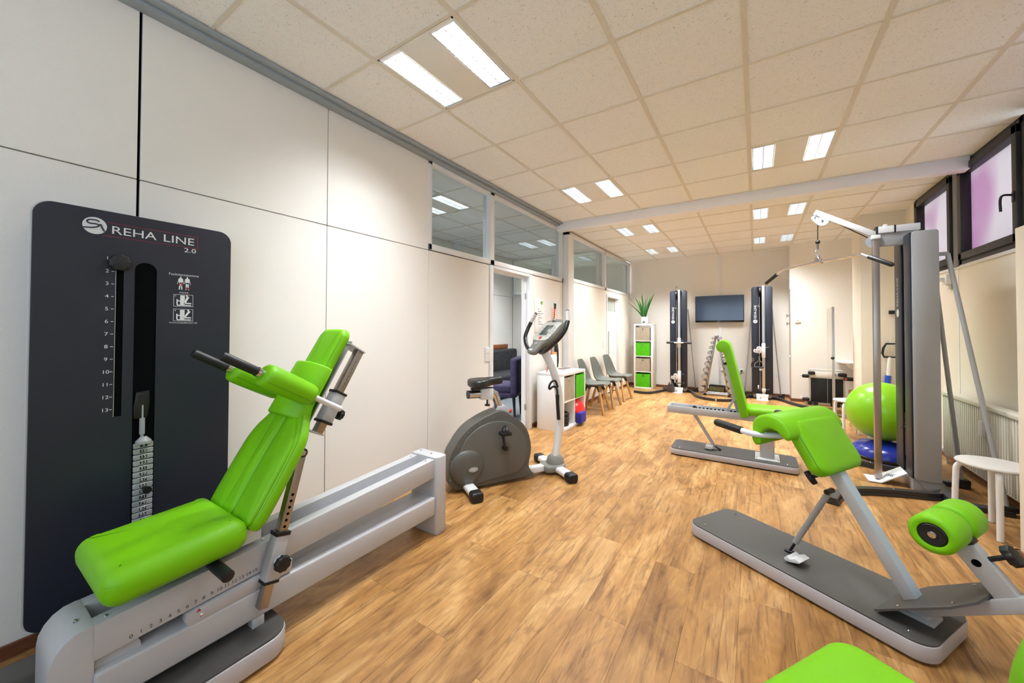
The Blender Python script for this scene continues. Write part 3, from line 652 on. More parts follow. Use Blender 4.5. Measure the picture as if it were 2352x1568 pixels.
    # --- seat
    sx0, sx1 = -2.085, -1.665
    so = rrect(sx0, sx1, .300, .705, (.035, .05, .05, .035), 6)
    M = Matrix.Translation((0, .0, .474)) @ Matrix.Rotation(math.radians(2.2), 4, 'X')
    # rounded thick cushion
    t.p('seat_pad', B().pad(so, .124, .055, Matrix.Translation((0, 0, .443)) @ Matrix.Rotation(math.radians(3.2), 4, 'X'), bulge=.012, seg=6), GREEN, sharp=1.2)
    seam = [(p[0], p[1], .105-.040) for p in rrect(sx0+.0085, sx1-.0085, .3085, .6965, (.03, .045, .045, .03), 6)]
    Ms = Matrix.Translation((0, 0, .462)) @ Matrix.Rotation(math.radians(3.2), 4, 'X')
    t.p('seam', B().tube([Ms @ Vector((x+(.005 if x > -1.8 else -.005), y+(.006 if y > .6 else -.006 if y < .36 else 0), z)) for x, y, z in seam],   .0011, 5, True), GREENS)
    t.p('seat_bracket', B().bx(-1.94, -1.79, .58, .79, .445, .50, .004).prism([(.60, .44), (.765, .445), (.76, .535), (.70, .53)], 'YZ', -1.80, -1.792), WHITEM)
    t.p('seat_handle', B().tube([(-1.80, .60, .452), (-1.70, .60, .452), (-1.605, .60, .452)], [.018, .021, .021], 14).cyl((-1.605, .60, .452), (-1.601, .60, .452), .021, .012, 14), RUB)
    # --- backrest: local x across (+X world), y up the slope, z outward towards the seat
    O_b = Vector((-1.875, .722, .530)); top = Vector((-1.875, 1.195, 1.335)); upd = (top-O_b).normalized(); nrm = Vector((1, 0, 0)).cross(upd)   # points to -Y/up
    Lb = (top-O_b).length
    Mb = frame(O_b-nrm*(-.0), (1, 0, 0), upd)
    if Mb.to_3x3().col[2].y > 0: pass
    half = [(.150, .0), (.185, .012), (.203, .05), (.209, .16), (.209, .27), (.206, .33), (.192, .385), (.160, .435), (.126, .48), (.108, .53), (.103, .60), (.103, .86), (.098, .905), (.082, .928), (.06, .935)]
    sc_ = Lb/.935
    half = [(a, b_*sc_) for a, b_ in half]
    outl = [(a, b_) for a, b_ in half]+[(-a, b_) for a, b_ in reversed(half)]
    outl = sm2(outl, 3)
    Mp = Mb @ Matrix.Translation((0, 0, -.0))
    sgn = 1 if (Mb.to_3x3() @ Vector((0, 0, 1))).y < 0 else -1
    Mflip = Mb if sgn > 0 else Mb @ Matrix.Diagonal((1, 1, -1, 1))
    def bpt(x, y, z): return Mflip @ Vector((x, y, z))
    bp = t.p('back_pad', B().pad(outl, .060, .026, Mflip @ Matrix.Translation((0, 0, -.025)), bulge=.0, seg=5), GREEN, sharp=1.2)
    # two raised lower halves with a groove between, narrow spine strip
    for s_ in (-1, 1):
        ho = [(.034, .02), (.15, .012), (.188, .03), (.194, .16), (.194, .27), (.188, .33), (.166, .385), (.132, .43), (.105, .465), (.050, .47)]
        ho = [(s_*a, b_*sc_) for a, b_ in ho]
        if s_ < 0: ho = ho[::-1]
        t.p('back_cushion', B().pad(sm2(ho, 3), .028, .02, Mflip @ Matrix.Translation((0, 0, .022)), bulge=.008, seg=4), GREEN, bp, sharp=1.2)
    so_ = [(-.060, .01), (.024, .01), (.030, .10), (.028, .3), (.034, .47), (-.050, .47), (-.056, .3)]
    t.p('spine_cushion', B().pad(sm2([(a, b_*sc_) for a, b_ in so_], 3), .024, .014, Mflip @ Matrix.Translation((0, 0, .026)), bulge=.006), GREEN, bp, sharp=1.2)
    se = [Mflip @ Vector((a*.962, .012+b_*.975, .028)) for a, b_ in outl]
    t.p('seam', B().tube(se,   .0011, 5, True), GREENS, bp)
    # head cushion strapped across the neck of the pad
    ho = rrect(-.125, .125, .60*sc_, .775*sc_, .02, 4)
    hp = B()
    prof = [(-.128+.256*i/14, .035+.055*(1-abs(-1+2*i/14)**3.2)) for i in range(15)]
    sec = [(x, z) for x, z in reversed(prof)]+[(-.128, .0), (.128, .0)]
    hp.prism(sec, 'XZ', .445*sc_, .715*sc_, .010, 3, Mflip)
    t.p('neck_cushion', hp, GREEN, sharp=.9)
    # handles with green sleeves pointing out of the backrest
    hb = .70*sc_
    for s_ in (-1, 1):
        x = s_*.145
        # direction of handle in world: forward (-Y) and up slightly
        nd = (Mflip.to_3x3() @ Vector((0, 0, 1))).normalized()
        root_ = Mflip @ Vector((x, .56*sc_, -.06)); d = nd; L = .515
        prof = [(0, .0), (.038, .0), (.048, .006), (.052, .022), (.054, .12), (.054, .215), (.049, .234), (.040, .240), (0, .240)]
        Mh = frame(root_, (1, 0, 0), d.cross(Vector((1, 0, 0))))
        t.p('shoulder_roll', B().lathe(prof, Mh @ Matrix.Translation((0, 0, .105)) @ Matrix.Diagonal((1.12, .96, 1, 1)), 28), GREEN, sharp=.9)
        t.p('roll_seam', B().tube([Mh @ Vector((.0605*math.cos(a_), .052*math.sin(a_), .105+q)) for a_, q in ((-.55, .02), (-.55, .06), (-.55, .11), (-.55, .17), (-.55, .225))], .0012, 5), GREENS)
        t.p('collar', B().cyl(root_+d*.343, root_+d*.366, .018, n=18).cyl(root_+d*.364, root_+d*.370, .021, n=18), CHROME)
        t.p('grip', B().tube([root_+d*.368, root_+d*(L-.012), root_+d*(L-.003), root_+d*L], [.0185, .0185, .015, .009], 16), RUB)
        t.p('roll_arm', B().cyl(root_-d*.065, root_+d*.11, .0135, n=14), WHITEM)
    # slide bar behind the pad with clamp
    S = lambda x, y, z: Mflip @ Vector((x, y*sc_, z))
    for y in (.425, .885):
        t.p('end_plate', B().bar(S(.02, y, -.048), S(.02, y, -.155), .11, .007, up=upd), GREY)
    t.p('slide_bar', B().bar(S(.05, .425, -.130), S(.05, .885, -.130), .040, .040, .002, up=nrm), STEEL)
    t.p('mount_plate', B().bar(S(.02, .40, -.054), S(.02, .90, -.054), .10, .008, up=nrm), MIDGREY)
    t.p('clamp', B().bar(S(.055, .485, -.130), S(.055, .635, -.130), .062, .062, .004, up=nrm), GREY)
    t.p('clamp_collar', B().bar(S(.055, .477, -.130), S(.055, .490, -.130), .068, .068, .003, up=nrm), RUB); t.p('clamp_collar', B().bar(S(.055, .632, -.130), S(.055, .645, -.130), .068, .068, .003, up=nrm), RUB)
    c0 = S(.055, .545, -.160); kd = (S(0, 0, -1)-S(0, 0, 0)).normalized()
    t.p('clamp_knob', knob(B().cyl(c0, c0+kd*.03, .010, n=12), c0+kd*.026, kd, .026, .024), RUB)
    t.p('clamp_bolt', bolt(B(), S(.0865, .565, -.127), (1, 0, 0), .011), MIDGREY)
    n7 = B(); cxn = S(.0705, 0, 0)
    for i in range(8):
        q = S(.0703, .815-.0205*i, -.130); n7.text(str(i), .017, frame(q, S(0, 0, -1)-S(0, 0, 0), upd), 1.0)
    t.p('bar_scale_print', n7, PRINTK, kind='stuff')
    # --- perforated strut
    a0, a1 = Vector((-1.735, .770, .185)), Vector((-1.735, .922, .775)); dd = (a1-a0).normalized(); up_ = Vector((1, 0, 0))
    t.p('strut_tube', B().bar(a0, a1, .036, .036, .002, up=up_), STEEL)
    hol = B()
    for i in range(6):
        q = a0+dd*(.315+.026*i)+Vector((.0182, 0, 0)); t.p('strut_hole', B().cyl(q-Vector((.001, 0, 0)), q+Vector((.0006, 0, 0)), .0062, n=12), BLACK)
    t.p('strut_sleeve', B().bar(a0+dd*.10, a0+dd*.285, .056, .050, .003, up=up_), GREY)
    t.p('sleeve_collar', B().bar(a0+dd*.095, a0+dd*.107, .061, .056, .002, up=up_), RUB); t.p('sleeve_collar', B().bar(a0+dd*.280, a0+dd*.296, .061, .056, .002, up=up_), RUB)
    kc = a0+dd*.175+Vector((.026, .012, 0))
    t.p('strut_knob', knob(B(), kc+Vector((.012, 0, 0)), (1, 0, 0), .031, .026), RUB)
    t.p('knob_boss', B().cyl(kc-Vector((.004, 0, 0)), kc+Vector((.013, 0, 0)), .023, n=18), WHITEM)
    t.p('strut_pivot', B().cyl(a1+Vector((-.03, .002, .012)), a1+Vector((.022, .002, .012)), .020, n=20), RUB)
    t.p('pivot_bolt', bolt(B().cyl(a1+Vector((.022, .002, .012)), a1+Vector((.024, .002, .012)), .012, n=14), a1+Vector((.025, .002, .012)), (1, 0, 0), .007), CHROME)
    return t
leg_press()
# ------------------------------------------------------------------ exercise bike
def exercise_bike():
    t = Thing('exercise_bike', 'grey stationary exercise bike with chrome seat post and black handlebars', 'exercise bike', (-2.077, 2.486, 0), math.atan2(.85, .527))
    G = mat('grey_plastic_shell', (86, 85, 80), .42, bump=.12, bscale=900); G2 = mat('grey_plastic_side', (92, 91, 86), .42, bump=.12, bscale=900)
    o1 = [(-.172, .10), (-.168, .2), (-.155, .31), (-.11, .39), (-.064, .456), (.0, .52), (.087, .571), (.18, .612), (.285, .640), (.345, .628), (.385, .595), (.44, .565), (.516, .501), (.56, .43), (.582, .358), (.592, .29), (.587, .23), (.573, .17), (.568, .13), (.58, .1), (.600, .066), (.600, .040), (.2, .026), (-.06, .025), (-.117, .041)]
    def dense(o, k=3): return sm2(o, k)
    t.p('housing', B().prism(dense(o1), 'XZ', -.085, .085, .022, 4), G, sharp=.9)
    c = (.22, .31)
    o2 = [(-.10, .26), (-.045, .40), (.02, .475), (.10, .525), (.20, .555), (.29, .555), (.38, .53), (.46, .47), (.52, .39), (.548, .30), (.545, .22), (.515, .15), (.47, .105), (.40, .085), (.1, .06), (.05, .055), (-.02, .06), (-.085, .12), (-.11, .19)]
    for s_ in (-1, 1):
        t.p('side_cover', B().prism(dense(o2), 'XZ', s_*.080, s_*.098, .010, 3), G2, sharp=.9)
    Md = frame((-.010, -.090, .203), (1, 0, 0), (0, 0, 1))
    for s_ in (-1, 1):
        Mx = frame((-.012, s_*.086, .203), (1, 0, 0), (0, 0, -s_))
        t.p('wheel_cover', B().lathe([(.146, 0), (.145, .012), (.136, .026), (.10, .036), (.05, .041), (0, .043)], Mx, 40), G, sharp=.9)
    b = B(); b.prism([(.040*math.cos(a), .020*math.sin(a)) for a in [2*PI*i/32 for i in range(32)]], 'XY', 0, .003, M=frame((.030, -.128, .192), (1, 0, 0), (0, 0, 1)))
    badge = t.p('badge', b, ALU)
    t.p('badge_plate', B().prism([(.037*math.cos(a), .0175*math.sin(a)) for a in [2*PI*i/32 for i in range(32)]], 'XY', .003, .0035, M=frame((.030, -.128, .192), (1, 0, 0), (0, 0, 1))), MIDGREY, badge)
    t.p('badge_lettering', B().text('FREI', .022, frame((.030, -.1322, .192), (1, 0, 0), (0, 0, 1)), 1.1), PRINT, badge)
    # screws on the shell
    for x, z in ((-.145, .27), (-.09, .385), (.0, .487), (.10, .548), (.23, .592), (-.15, .12), (.56, .10), (.34, .60)):
        t.p('screw', B().cyl((x, -.0835, z), (x, -.0875, z), .005, n=10), STEEL)
    # cranks and pedals
    for s_, a in ((-1, 1.80), (1, -1.34)):
        ax = Vector((.322, s_*.118, .325)); e = ax+Vector((math.cos(a)*.15, s_*.012, math.sin(a)*.15))
        t.p('crank', B().cyl((.322, s_*.085, .325), (.322, s_*.13, .325), .022, n=18).bar(ax, e, .016, .026, .004, up=(0, 1, 0)), BLKP)
        t.p('pedal', B().bx(e.x-.045, e.x+.045, e.y+s_*.012, e.y+s_*.10, e.z-.014, e.z+.014, .006).bx(e.x-.03, e.x+.03, e.y+s_*.03, e.y+s_*.085, e.z-.018, e.z+.018, .004), BLKP)
        st = smooth_path([(e.x-.01, e.y+s_*.015, e.z+.01), (e.x-.005, e.y+s_*.03, e.z+.050), (e.x, e.y+s_*.06, e.z+.062), (e.x, e.y+s_*.10, e.z+.04), (e.x, e.y+s_*.105, e.z)], 5)
        t.p('pedal_strap', B().tube(st, .012, 8, flat=.25), RUB)
    t.p('crank_dimple', B().cyl((.335, -.0955, .315), (.335, -.0995, .315), .046, .052, 28), G)
    # saddle
    sd = [(.036, .02), (.042, .065), (.062, .100), (.10, .118), (.145, .106), (.19, .072), (.24, .040), (.30, .031), (.335, .024), (.348, .008)]
    out = [(x, -y) for x, y in sd]+[(x, y) for x, y in reversed(sd)]
    t.p('saddle', B().pad(sm2(out, 4), .066, .020, Matrix.Translation((0, 0, .840)) @ Matrix.Rotation(-.06, 4, 'Y'), bulge=.008, seg=5), mat('saddle_vinyl', (34, 34, 34), .38), sharp=1.2)
    t.p('seat_slide', B().cyl((.028, 0, .785), (.14, 0, .783), .035, n=24), CHROME)
    t.p('slide_cap', B().cyl((.018, 0, .785), (.029, 0, .785), .035, n=24), BLKP)
    t.p('seat_rail', B().bx(.05, .25, -.02, .02, .822, .838, .003), BLKP)
    t.p('seat_clamp', B().bx(.13, .245, -.042, .042, .735, .832, .010), WHITEM)
    t.p('clamp_knob', knob(B().cyl((.20, 0, .735), (.20, 0, .685), .008, n=10), (.20, 0, .69), (0, 0, -1), .022, .014), BLKP)
    t.p('seat_post', B().tube([(.235, 0, .79), (.268, 0, .775), (.325, 0, .61)], .036, 22), CHROME)
    t.p('post_sleeve', B().prism([(.265, .60), (.385, .59), (.40, .63), (.355, .672), (.285, .672)], 'XZ', -.045, .045, .006), GREY)
    t.p('height_knob', B().lathe([(0, 0), (.018, 0), (.018, .02), (.012, .03), (0, .03)], frame((.40, -.01, .615), (0, 1, 0), (0, 0, 1)), 14), mat('red_plastic', (214, 60, 36), .4))
    # frame to the front
    t.p('front_rail', B().bx(.57, .84, -.035, .035, .030, .082, .006), WHITEM)
    t.p('foot_cover', B().prism(sm2([(.76, -.07), (.86, -.10), (.95, -.09), (.985, 0), (.95, .09), (.86, .10), (.76, .07)], 3), 'XY', .022, .085, .018, 3), mat('console_grey', (128, 126, 118), .42), sharp=.9)
    t.p('column_boot', B().lathe([(.085, .075), (.082, .11), (.066, .145), (.056, .155), (0, .155)], Matrix.Translation((.895, 0, 0)), 28), mat('console_grey', (128, 126, 118), .42))
    cp = smooth_path([(.895, 0, .10), (.925, 0, .30), (.945, 0, .50), (.94, 0, .68), (.905, 0, .86), (.845, 0, 1.01), (.765, 0, 1.145)], 6)
    t.p('column', B().tube(cp, .049, 20, flat=.72), WHITEM)
    # stabilisers
    for x in (.0, .885):
        t.p('stabiliser', B().prism(rrect(x-.045, x+.045, .022, .074, .022, 5), 'XZ', -.29, .29), WHITEM)
        for s_ in (-1, 1):
            t.p('foot_cap', B().prism(rrect(x-.050, x+.050, 0, .080, .026, 5), 'XZ', s_*.235, s_*.325, .016, 3), RUB)
    # console
    u = Vector((.70, 0, .714)); v = Vector((0, -1, 0)); n = Vector((-.714, 0, .70)); Mc = frame((.672, 0, 1.185), v, u)   # local x = towards near side, y = up the face
    if (Mc.to_3x3() @ Vector((0, 0, 1))).dot(n) < 0: Mc = frame((.672, 0, 1.185), -v, u)
    sx = 1 if (Mc.to_3x3() @ Vector((1, 0, 0))).y < 0 else -1
    co = [(-.055, -.075), (.055, -.075), (.072, -.03), (.085, .03), (.13, .07), (.165, .15), (.175, .24), (.165, .31), (.12, .345), (0, .36), (-.12, .345), (-.165, .31), (-.175, .24), (-.165, .15), (-.13, .07), (-.085, .03), (-.072, -.03)]
    con = t.p('console', B().pad(sm2(co, 3), .055, .022, Mc @ Matrix.Translation((0, 0, -.045)), seg=4), mat('console_grey', (128, 126, 118), .42))
    fo = [(-.12, .075), (.12, .075), (.15, .15), (.155, .24), (.14, .30), (-.14, .30), (-.155, .24), (-.15, .15)]
    t.p('console_face', B().prism(sm2(fo, 3), 'XY', .010, .0135, M=Mc), mat('console_silver', (202, 200, 192), .4), con)
    t.p('display', B().bx(-.072, .062, .135, .262, .0135, .0165, .002, M=Mc), mat('lcd_grey', (86, 92, 88), .25), con)
    t.p('stop_button', B().prism([(.0+.022*math.cos(a), .098+.014*math.sin(a)) for a in [2*PI*i/20 for i in range(20)]], 'XY', .0135, .018, M=Mc), mat('red_button', (216, 44, 38), .4), con)
    kb = B()
    for x in (-.112, .095):
        for y in (.15, .185, .22): t.p('key', B().bx(x, x+.026, y, y+.013, .0135, .016, .001, M=Mc), MIDGREY, con)
    t.p('face_line', B().bx(-.12, .12, .118, .122, .0135, .0145, M=Mc), MIDGREY, con)
    t.p('console_badge', B().prism([(.0+.026*math.cos(a), .03+.015*math.sin(a)) for a in [2*PI*i/20 for i in range(20)]], 'XY', .010, .013, M=Mc), ALU, con)
    t.p('console_shelf', B().tube([Mc @ Vector((-.05, .318, .012)), Mc @ Vector((-.02, .33, .022)), Mc @ Vector((.03, .325, .018)), Mc @ Vector((.05, .315, .012))], .012, 10), CHROME, con)
    t.p('socket_row', B().bx(-.028, .028, -.058, -.040, .008, .0125, M=Mc), PRINT, con)
    t.p('console_back', B().pad(sm2([(a*.75, b_*.75+.05) for a, b_ in co], 3), .05, .02, Mc @ Matrix.Translation((0, 0, -.09)), seg=3), mat('console_brown', (92, 84, 74), .5), con)  # rear shell in a darker brown than the console
    for s_ in (-1, 1):
        hp = smooth_path([(.715, s_*.03, 1.130), (.695, s_*.12, 1.140), (.700, s_*.22, 1.185), (.735, s_*.315, 1.265), (.780, s_*.345, 1.345), (.812, s_*.335, 1.415)], 6)
        t.p('handlebar', B().tube(hp, .0195, 14), mat('black_foam_grip', (26, 26, 27), .33))
        t.p('handlebar_end', B().tube([hp[-1], (.833, s_*.300, 1.475), (.842, s_*.285, 1.502)], .0175, 14), WHITEM)
        t.p('end_cap', B().cyl((.842, s_*.285, 1.502), (.844, s_*.281, 1.508), .0175, n=14), BLKP)
    # tension hook with hanging black stick on the column
    t.p('hook', B().tube(smooth_path([(.90, -.035, .80), (.865, -.05, .86), (.82, -.055, .855), (.795, -.055, .815), (.80, -.055, .79), (.84, -.055, .81), (.88, -.05, .79), (.885, -.055, .72)], 5), .010, 8), RUB)
    t.p('hanging_stick', B().tube([(.885, -.055, .73), (.885, -.055, .66), (.895, -.06, .50)], [.018, .016, .0165], 12), RUB)
    return t
exercise_bike()
# ------------------------------------------------------------------ low shelf, boxes and small things on it
def fabric_box(label, loc, w, d, h, m, group, rz=0.):
    t = Thing('fabric_box', label, 'storage box', loc, rz, group)
    b = B(); th = .012
    # front with a gentle sag, sides, back, bottom
    nn = 6
    vs = [[b.bm.verts.new((-w/2+w*i/nn, -d/2-.004*math.sin(PI*i/nn)*math.sin(PI*j/nn), h*j/nn-(.006*math.sin(PI*i/nn) if j == nn else 0))) for i in range(nn+1)] for j in range(nn+1)]
    for j in range(nn):
        for i in range(nn): b.bm.faces.new((vs[j][i], vs[j][i+1], vs[j+1][i+1], vs[j+1][i]))
    b.bx(-w/2, w/2, -d/2+.001, -d/2+th, 0, h-.007).bx(-w/2, -w/2+th, -d/2, d/2, 0, h).bx(w/2-th, w/2, -d/2, d/2, 0, h).bx(-w/2, w/2, d/2-th, d/2, 0, h).bx(-w/2, w/2, -d/2, d/2, 0, .01)
    t.p('box_body', b, m)
    t.p('eyelet', B().tube([(.014*math.cos(a), -d/2-.005, h*.86+.014*math.sin(a)) for a in [2*PI*i/18 for i in range(18)]], .004, 6, True), STEEL)
    t.p('eyelet_hole', B().cyl((0, -d/2-.0045, h*.86), (0, -d/2-.002, h*.86), .0115, n=16), BLACK)
    return t
def fab(name, col):
    m = mat(name, col, .85, bump=.9, bscale=9, var=.10, vscale=12, spec=.2); return m
FGREEN, FBEIGE = fab('green_fabric', (84, 190, 28)), fab('taupe_fabric', (176, 164, 144))
def cube_shelf(name, label, loc, rz, cols, rows, outer, depth, cell=.335, inner=.016):
    "shelf unit, front towards local -y; origin at base centre"
    t = Thing(name, label, 'shelf', loc, rz)
    wi = cols*cell+(cols-1)*inner; hi = rows*cell+(rows-1)*inner; W_ = wi+2*outer; H_ = hi+2*outer
    t.p('side_panel', B().bx(-W_/2, -W_/2+outer, -depth/2, depth/2, 0, H_-outer, .001), LAM); t.p('side_panel', B().bx(W_/2-outer, W_/2, -depth/2, depth/2, 0, H_-outer, .001), LAM)
    t.p('top_panel', B().bx(-W_/2, W_/2, -depth/2, depth/2, H_-outer, H_, .001), LAM); t.p('bottom_panel', B().bx(-W_/2+outer, W_/2-outer, -depth/2, depth/2, 0, outer, .001), LAM)
    for r in range(1, rows): z = outer+r*cell+(r-1)*inner; t.p('shelf_board', B().bx(-W_/2+outer, W_/2-outer, -depth/2+.001, depth/2, z, z+inner), LAM)
    for c in range(1, cols): x = -W_/2+outer+c*cell+(c-1)*inner; t.p('divider', B().bx(x, x+inner, -depth/2+.0015, depth/2, outer, H_-outer), LAM)
    cells = {}
    for r in range(rows):
        for c in range(cols): cells[(c, r)] = (-W_/2+outer+cell/2+c*(cell+inner), outer+r*(cell+inner))
    R = Matrix.Rotation(rz, 4, 'Z')
    def at(x, y, z): return tuple(Vector(loc)+(R @ Vector((x, y, z))))
    return t, cells, at, H_
# low 2x2 unit: front faces +x
LW = .765
t_, cells, at, LH = cube_shelf('cube_shelf', 'low white two by two cube shelf behind the exercise bike', (-2.300, 4.488+LW/2, 0), PI/2, 2, 2, .038, .385)
# with rz=90deg local -y is world +x ; local x is world +y
x, z = cells[(0, 1)]; fabric_box('beige fabric box in the upper left cell of the low white shelf', at(x-.004, -.02, z), .315, .33, .315, FBEIGE, 'fabric storage boxes', PI/2)
x, z = cells[(1, 1)]; fabric_box('green fabric box in the low white shelf, pulled slightly forward', at(x-.002, -.035, z), .315, .33, .318, FGREEN, 'fabric storage boxes', PI/2)
x, z = cells[(0, 0)]
lab = ['bottom black disc in the pile in the low shelf', 'second black disc from the bottom in the low shelf pile', 'third black disc from the bottom in the low shelf pile', 'top black disc in the pile in the low shelf']
zz = z
for i, (h, r) in enumerate(((.042, .115), (.040, .122), (.044, .124), (.044, .126))):
    px_, py_, pz_ = at(x+.005*(i % 2), -.055+.004*i, zz)
    O('rubber_disc', B().lathe([(0, 0), (r*.9, 0), (r, .008), (r, h-.008), (r*.92, h), (r*.78, h), (r*.74, h-.006), (r*.3, h-.006), (r*.28, h), (0, h)], None, 28), RUB, None, lab[i], 'disc', 'black discs in the low shelf').location = (px_, py_, pz_)
    zz += h+.0005
x, z = cells[(1, 0)]
q = at(x+.035, -.175, z+.172)
rd_ = O('balance_dish', B().lathe([(0, .052), (.06, .046), (.115, .030), (.142, .010), (.150, .004), (.158, .004), (.158, -.006), (.150, -.008), (.0, -.006)], frame((0, 0, 0), (0, 1, 0), (-.42, 0, .9)), 40), mat('red_gloss_plastic', (228, 30, 28), .28, coat=.3), None, 'red round balance dish standing in the lower right cell of the low shelf', 'balance dish')
rd_.location = (q[0], q[1]+.0, q[2])
q = at(x-.045, -.235, z+.002)
bb_ = O('yoga_block', B().bx(-.035, .035, -.11, .11, 0, .145, .010, 3), mat('blue_foam', (34, 34, 150), .55), None, 'dark blue foam block leaning before the red dish in the low shelf', 'foam block')
bb_.location = q; bb_.rotation_euler = (0, 0, .06)
# things on top of the low shelf
zt = LH
t = Thing('brochure_stand', 'white acrylic brochure holder with papers on the low white shelf', 'brochure holder', (-2.33, 4.66, zt+.001))
t.p('stand_back', B().bx(-.003, .003, -.09, .09, 0, .235, .001).bx(-.06, .06, -.09, .09, 0, .004), WHITE); t.p('leaflet', B().bx(.006, .012, -.08, .08, .006, .21), mat('paper', (246, 246, 244), .8))
t.p('leaflet_print', B().bx(.0122, .0126, -.02, .03, .085, .095).bx(.0122, .0126, -.06, -.045, .15, .155), PRINTK, kind='stuff')
t = Thing('card_holder', 'flat clear card holder with small cards beside the brochure stand', 'card holder', (-2.22, 4.58, zt+.001))
t.p('tray', B().bx(-.05, .05, -.05, .05, 0, .004).bx(-.05, -.046, -.05, .05, 0, .045).bx(.046, .05, -.05, .05, 0, .03), mat('clear_acrylic', (222, 226, 230), .15)); t.p('card', B().bx(.040, .0455, -.042, .042, .004, .036), mat('card_print', (200, 190, 206), .6, var=.4, vscale=90))
O('red_pen', B().tube([(0, 0, 0), (.02, .0, .14)], .006, 8), mat('red_pen_plastic', (206, 36, 40), .4), None, 'red marker standing on low shelf behind the bike column', 'pen').location = (-2.36, 4.52, zt+.001)
b = O('yellow_folder', B().bx(-.012, .012, -.06, .06, 0, .25, .002), mat('orange_cardboard', (214, 160, 88), .7), None, 'narrow orange cardboard folder standing on the low shelf', 'folder'); b.location = (-2.44, 4.90, zt+.001)
# folded umbrella and steel rail leaning at the wall
t = Thing('folded_umbrella', 'black folded umbrella leaning on the wall above the low shelf', 'umbrella', (-2.45, 5.02, zt+.001))
t.p('canopy', B().tube([(0, 0, .02), (0, .005, .12), (-.02, .012, .26), (-.03, .02, .36), (-.035, .02, .40)], [.012, .022, .034, .028, .008], 10), RUB); t.p('handle', B().tube([(-.035, .02, .38), (-.04, .02, .44), (-.03, .035, .45)], .007, 8), mat('tan_handle', (170, 140, 90), .5))
O('steel_rail', B().prism([(0, 0), (.10, 0), (.02, .58), (.01, .60)], 'YZ', -.006, .006, .001), STEEL, None, 'tapering steel rail leaning on the wall beside the umbrella', 'steel rail').location = (-2.53, 5.10, zt+.001)
O('steel_tray', B().bx(-.05, .05, -.12, .12, 0, .010, .003), STEEL, None, 'thin steel tray lying on the far end of the low shelf', 'tray').location = (-2.36, 5.08, zt+.001)
t = Thing('gymnastic_stick', 'thin red rod with black grip standing behind the bike console', 'gymnastic stick', (-2.50, 4.88, zt+.001))
t.p('rod', B().cyl((0, 0, 0), (.01, .14, .88), .007, n=10), mat('red_rod', (190, 44, 60), .4)); t.p('grip', B().cyl((.01, .14, .88), (.011, .152, .955), .016, n=12), RUB)
# notice board with two sheets
t = Thing('notice_board', 'white notice board with two printed sheets above the low shelf', 'notice board', (XL, 4.95, 1.30))
t.p('board', B().bx(.001, .018, -.40, .40, .0, .46, .003), TRIMW)
for s_, (y0, y1, z0, z1), m_ in ((0, (-.36, -.10, .08, .37), 'paper'), (1, (.06, .30, .08, .37), 'paper_tint')):
    sh = t.p('sheet', B().bx(.018, .0195, y0, y1, z0, z1), mat(m_, (248, 248, 246) if s_ == 0 else (242, 226, 212), .8))
    ln = B()
    for k in range(8): ln.bx(.0195, .0198, y0+.03, y0+.03+(.05+.12*((k*7) % 5)/5), z1-.05-.03*k, z1-.042-.03*k)
    t.p('print_lines', ln, mat('grey_ink', (120, 112, 108), .8) if s_ == 0 else mat('tan_ink', (206, 170, 150), .8), sh, kind='stuff')
for y in (-.22, .18):
    lf = t.p('leaf_mark', B().prism([(y-.03, .415), (y-.018, .44), (y, .43), (y+.03, .447), (y+.026, .408), (y, .385)], 'YZ', .018, .0195), mat('leaf_green', (110, 186, 40), .6))
# switch and socket plates
def plate(label, loc, rz, n, cat='socket', kinds=('socket',)):
    t = Thing('wall_plate', label, cat, loc, rz)
    t.p('frame', B().bx(-.041, .041, -.010, 0, -.041*n, .041*n, .003), TRIMW)
    for i, k in enumerate(kinds):
        z = .041*n-.041-.082*i
        if k == 'socket':
            so = t.p('socket_insert', B().lathe([(.026, 0), (.022, -.004), (.019, -.004), (0, -.0045)], frame((0, -.0105, z), (1, 0, 0), (0, 0, 1)), 20), mat('socket_white', (226, 224, 220), .4))
            for s_ in (-1, 1): t.p('contact_hole', B().cyl((s_*.009, -.0075, z), (s_*.009, -.0062, z), .003, n=8), BLACK, so)
        else: t.p('rocker', B().bx(-.03, .03, -.014, -.010, z-.03, z+.03, .002), TRIMW)
    return t
plate('white switch and socket plate on the wall beside the open door', (XL, 3.46, 1.055), PI/2, 2, 'switch', ('rocker', 'socket'))
plate('white switch and socket plate beside the far door', (XL, 7.36, 1.05), PI/2, 2, 'switch', ('rocker', 'socket'))

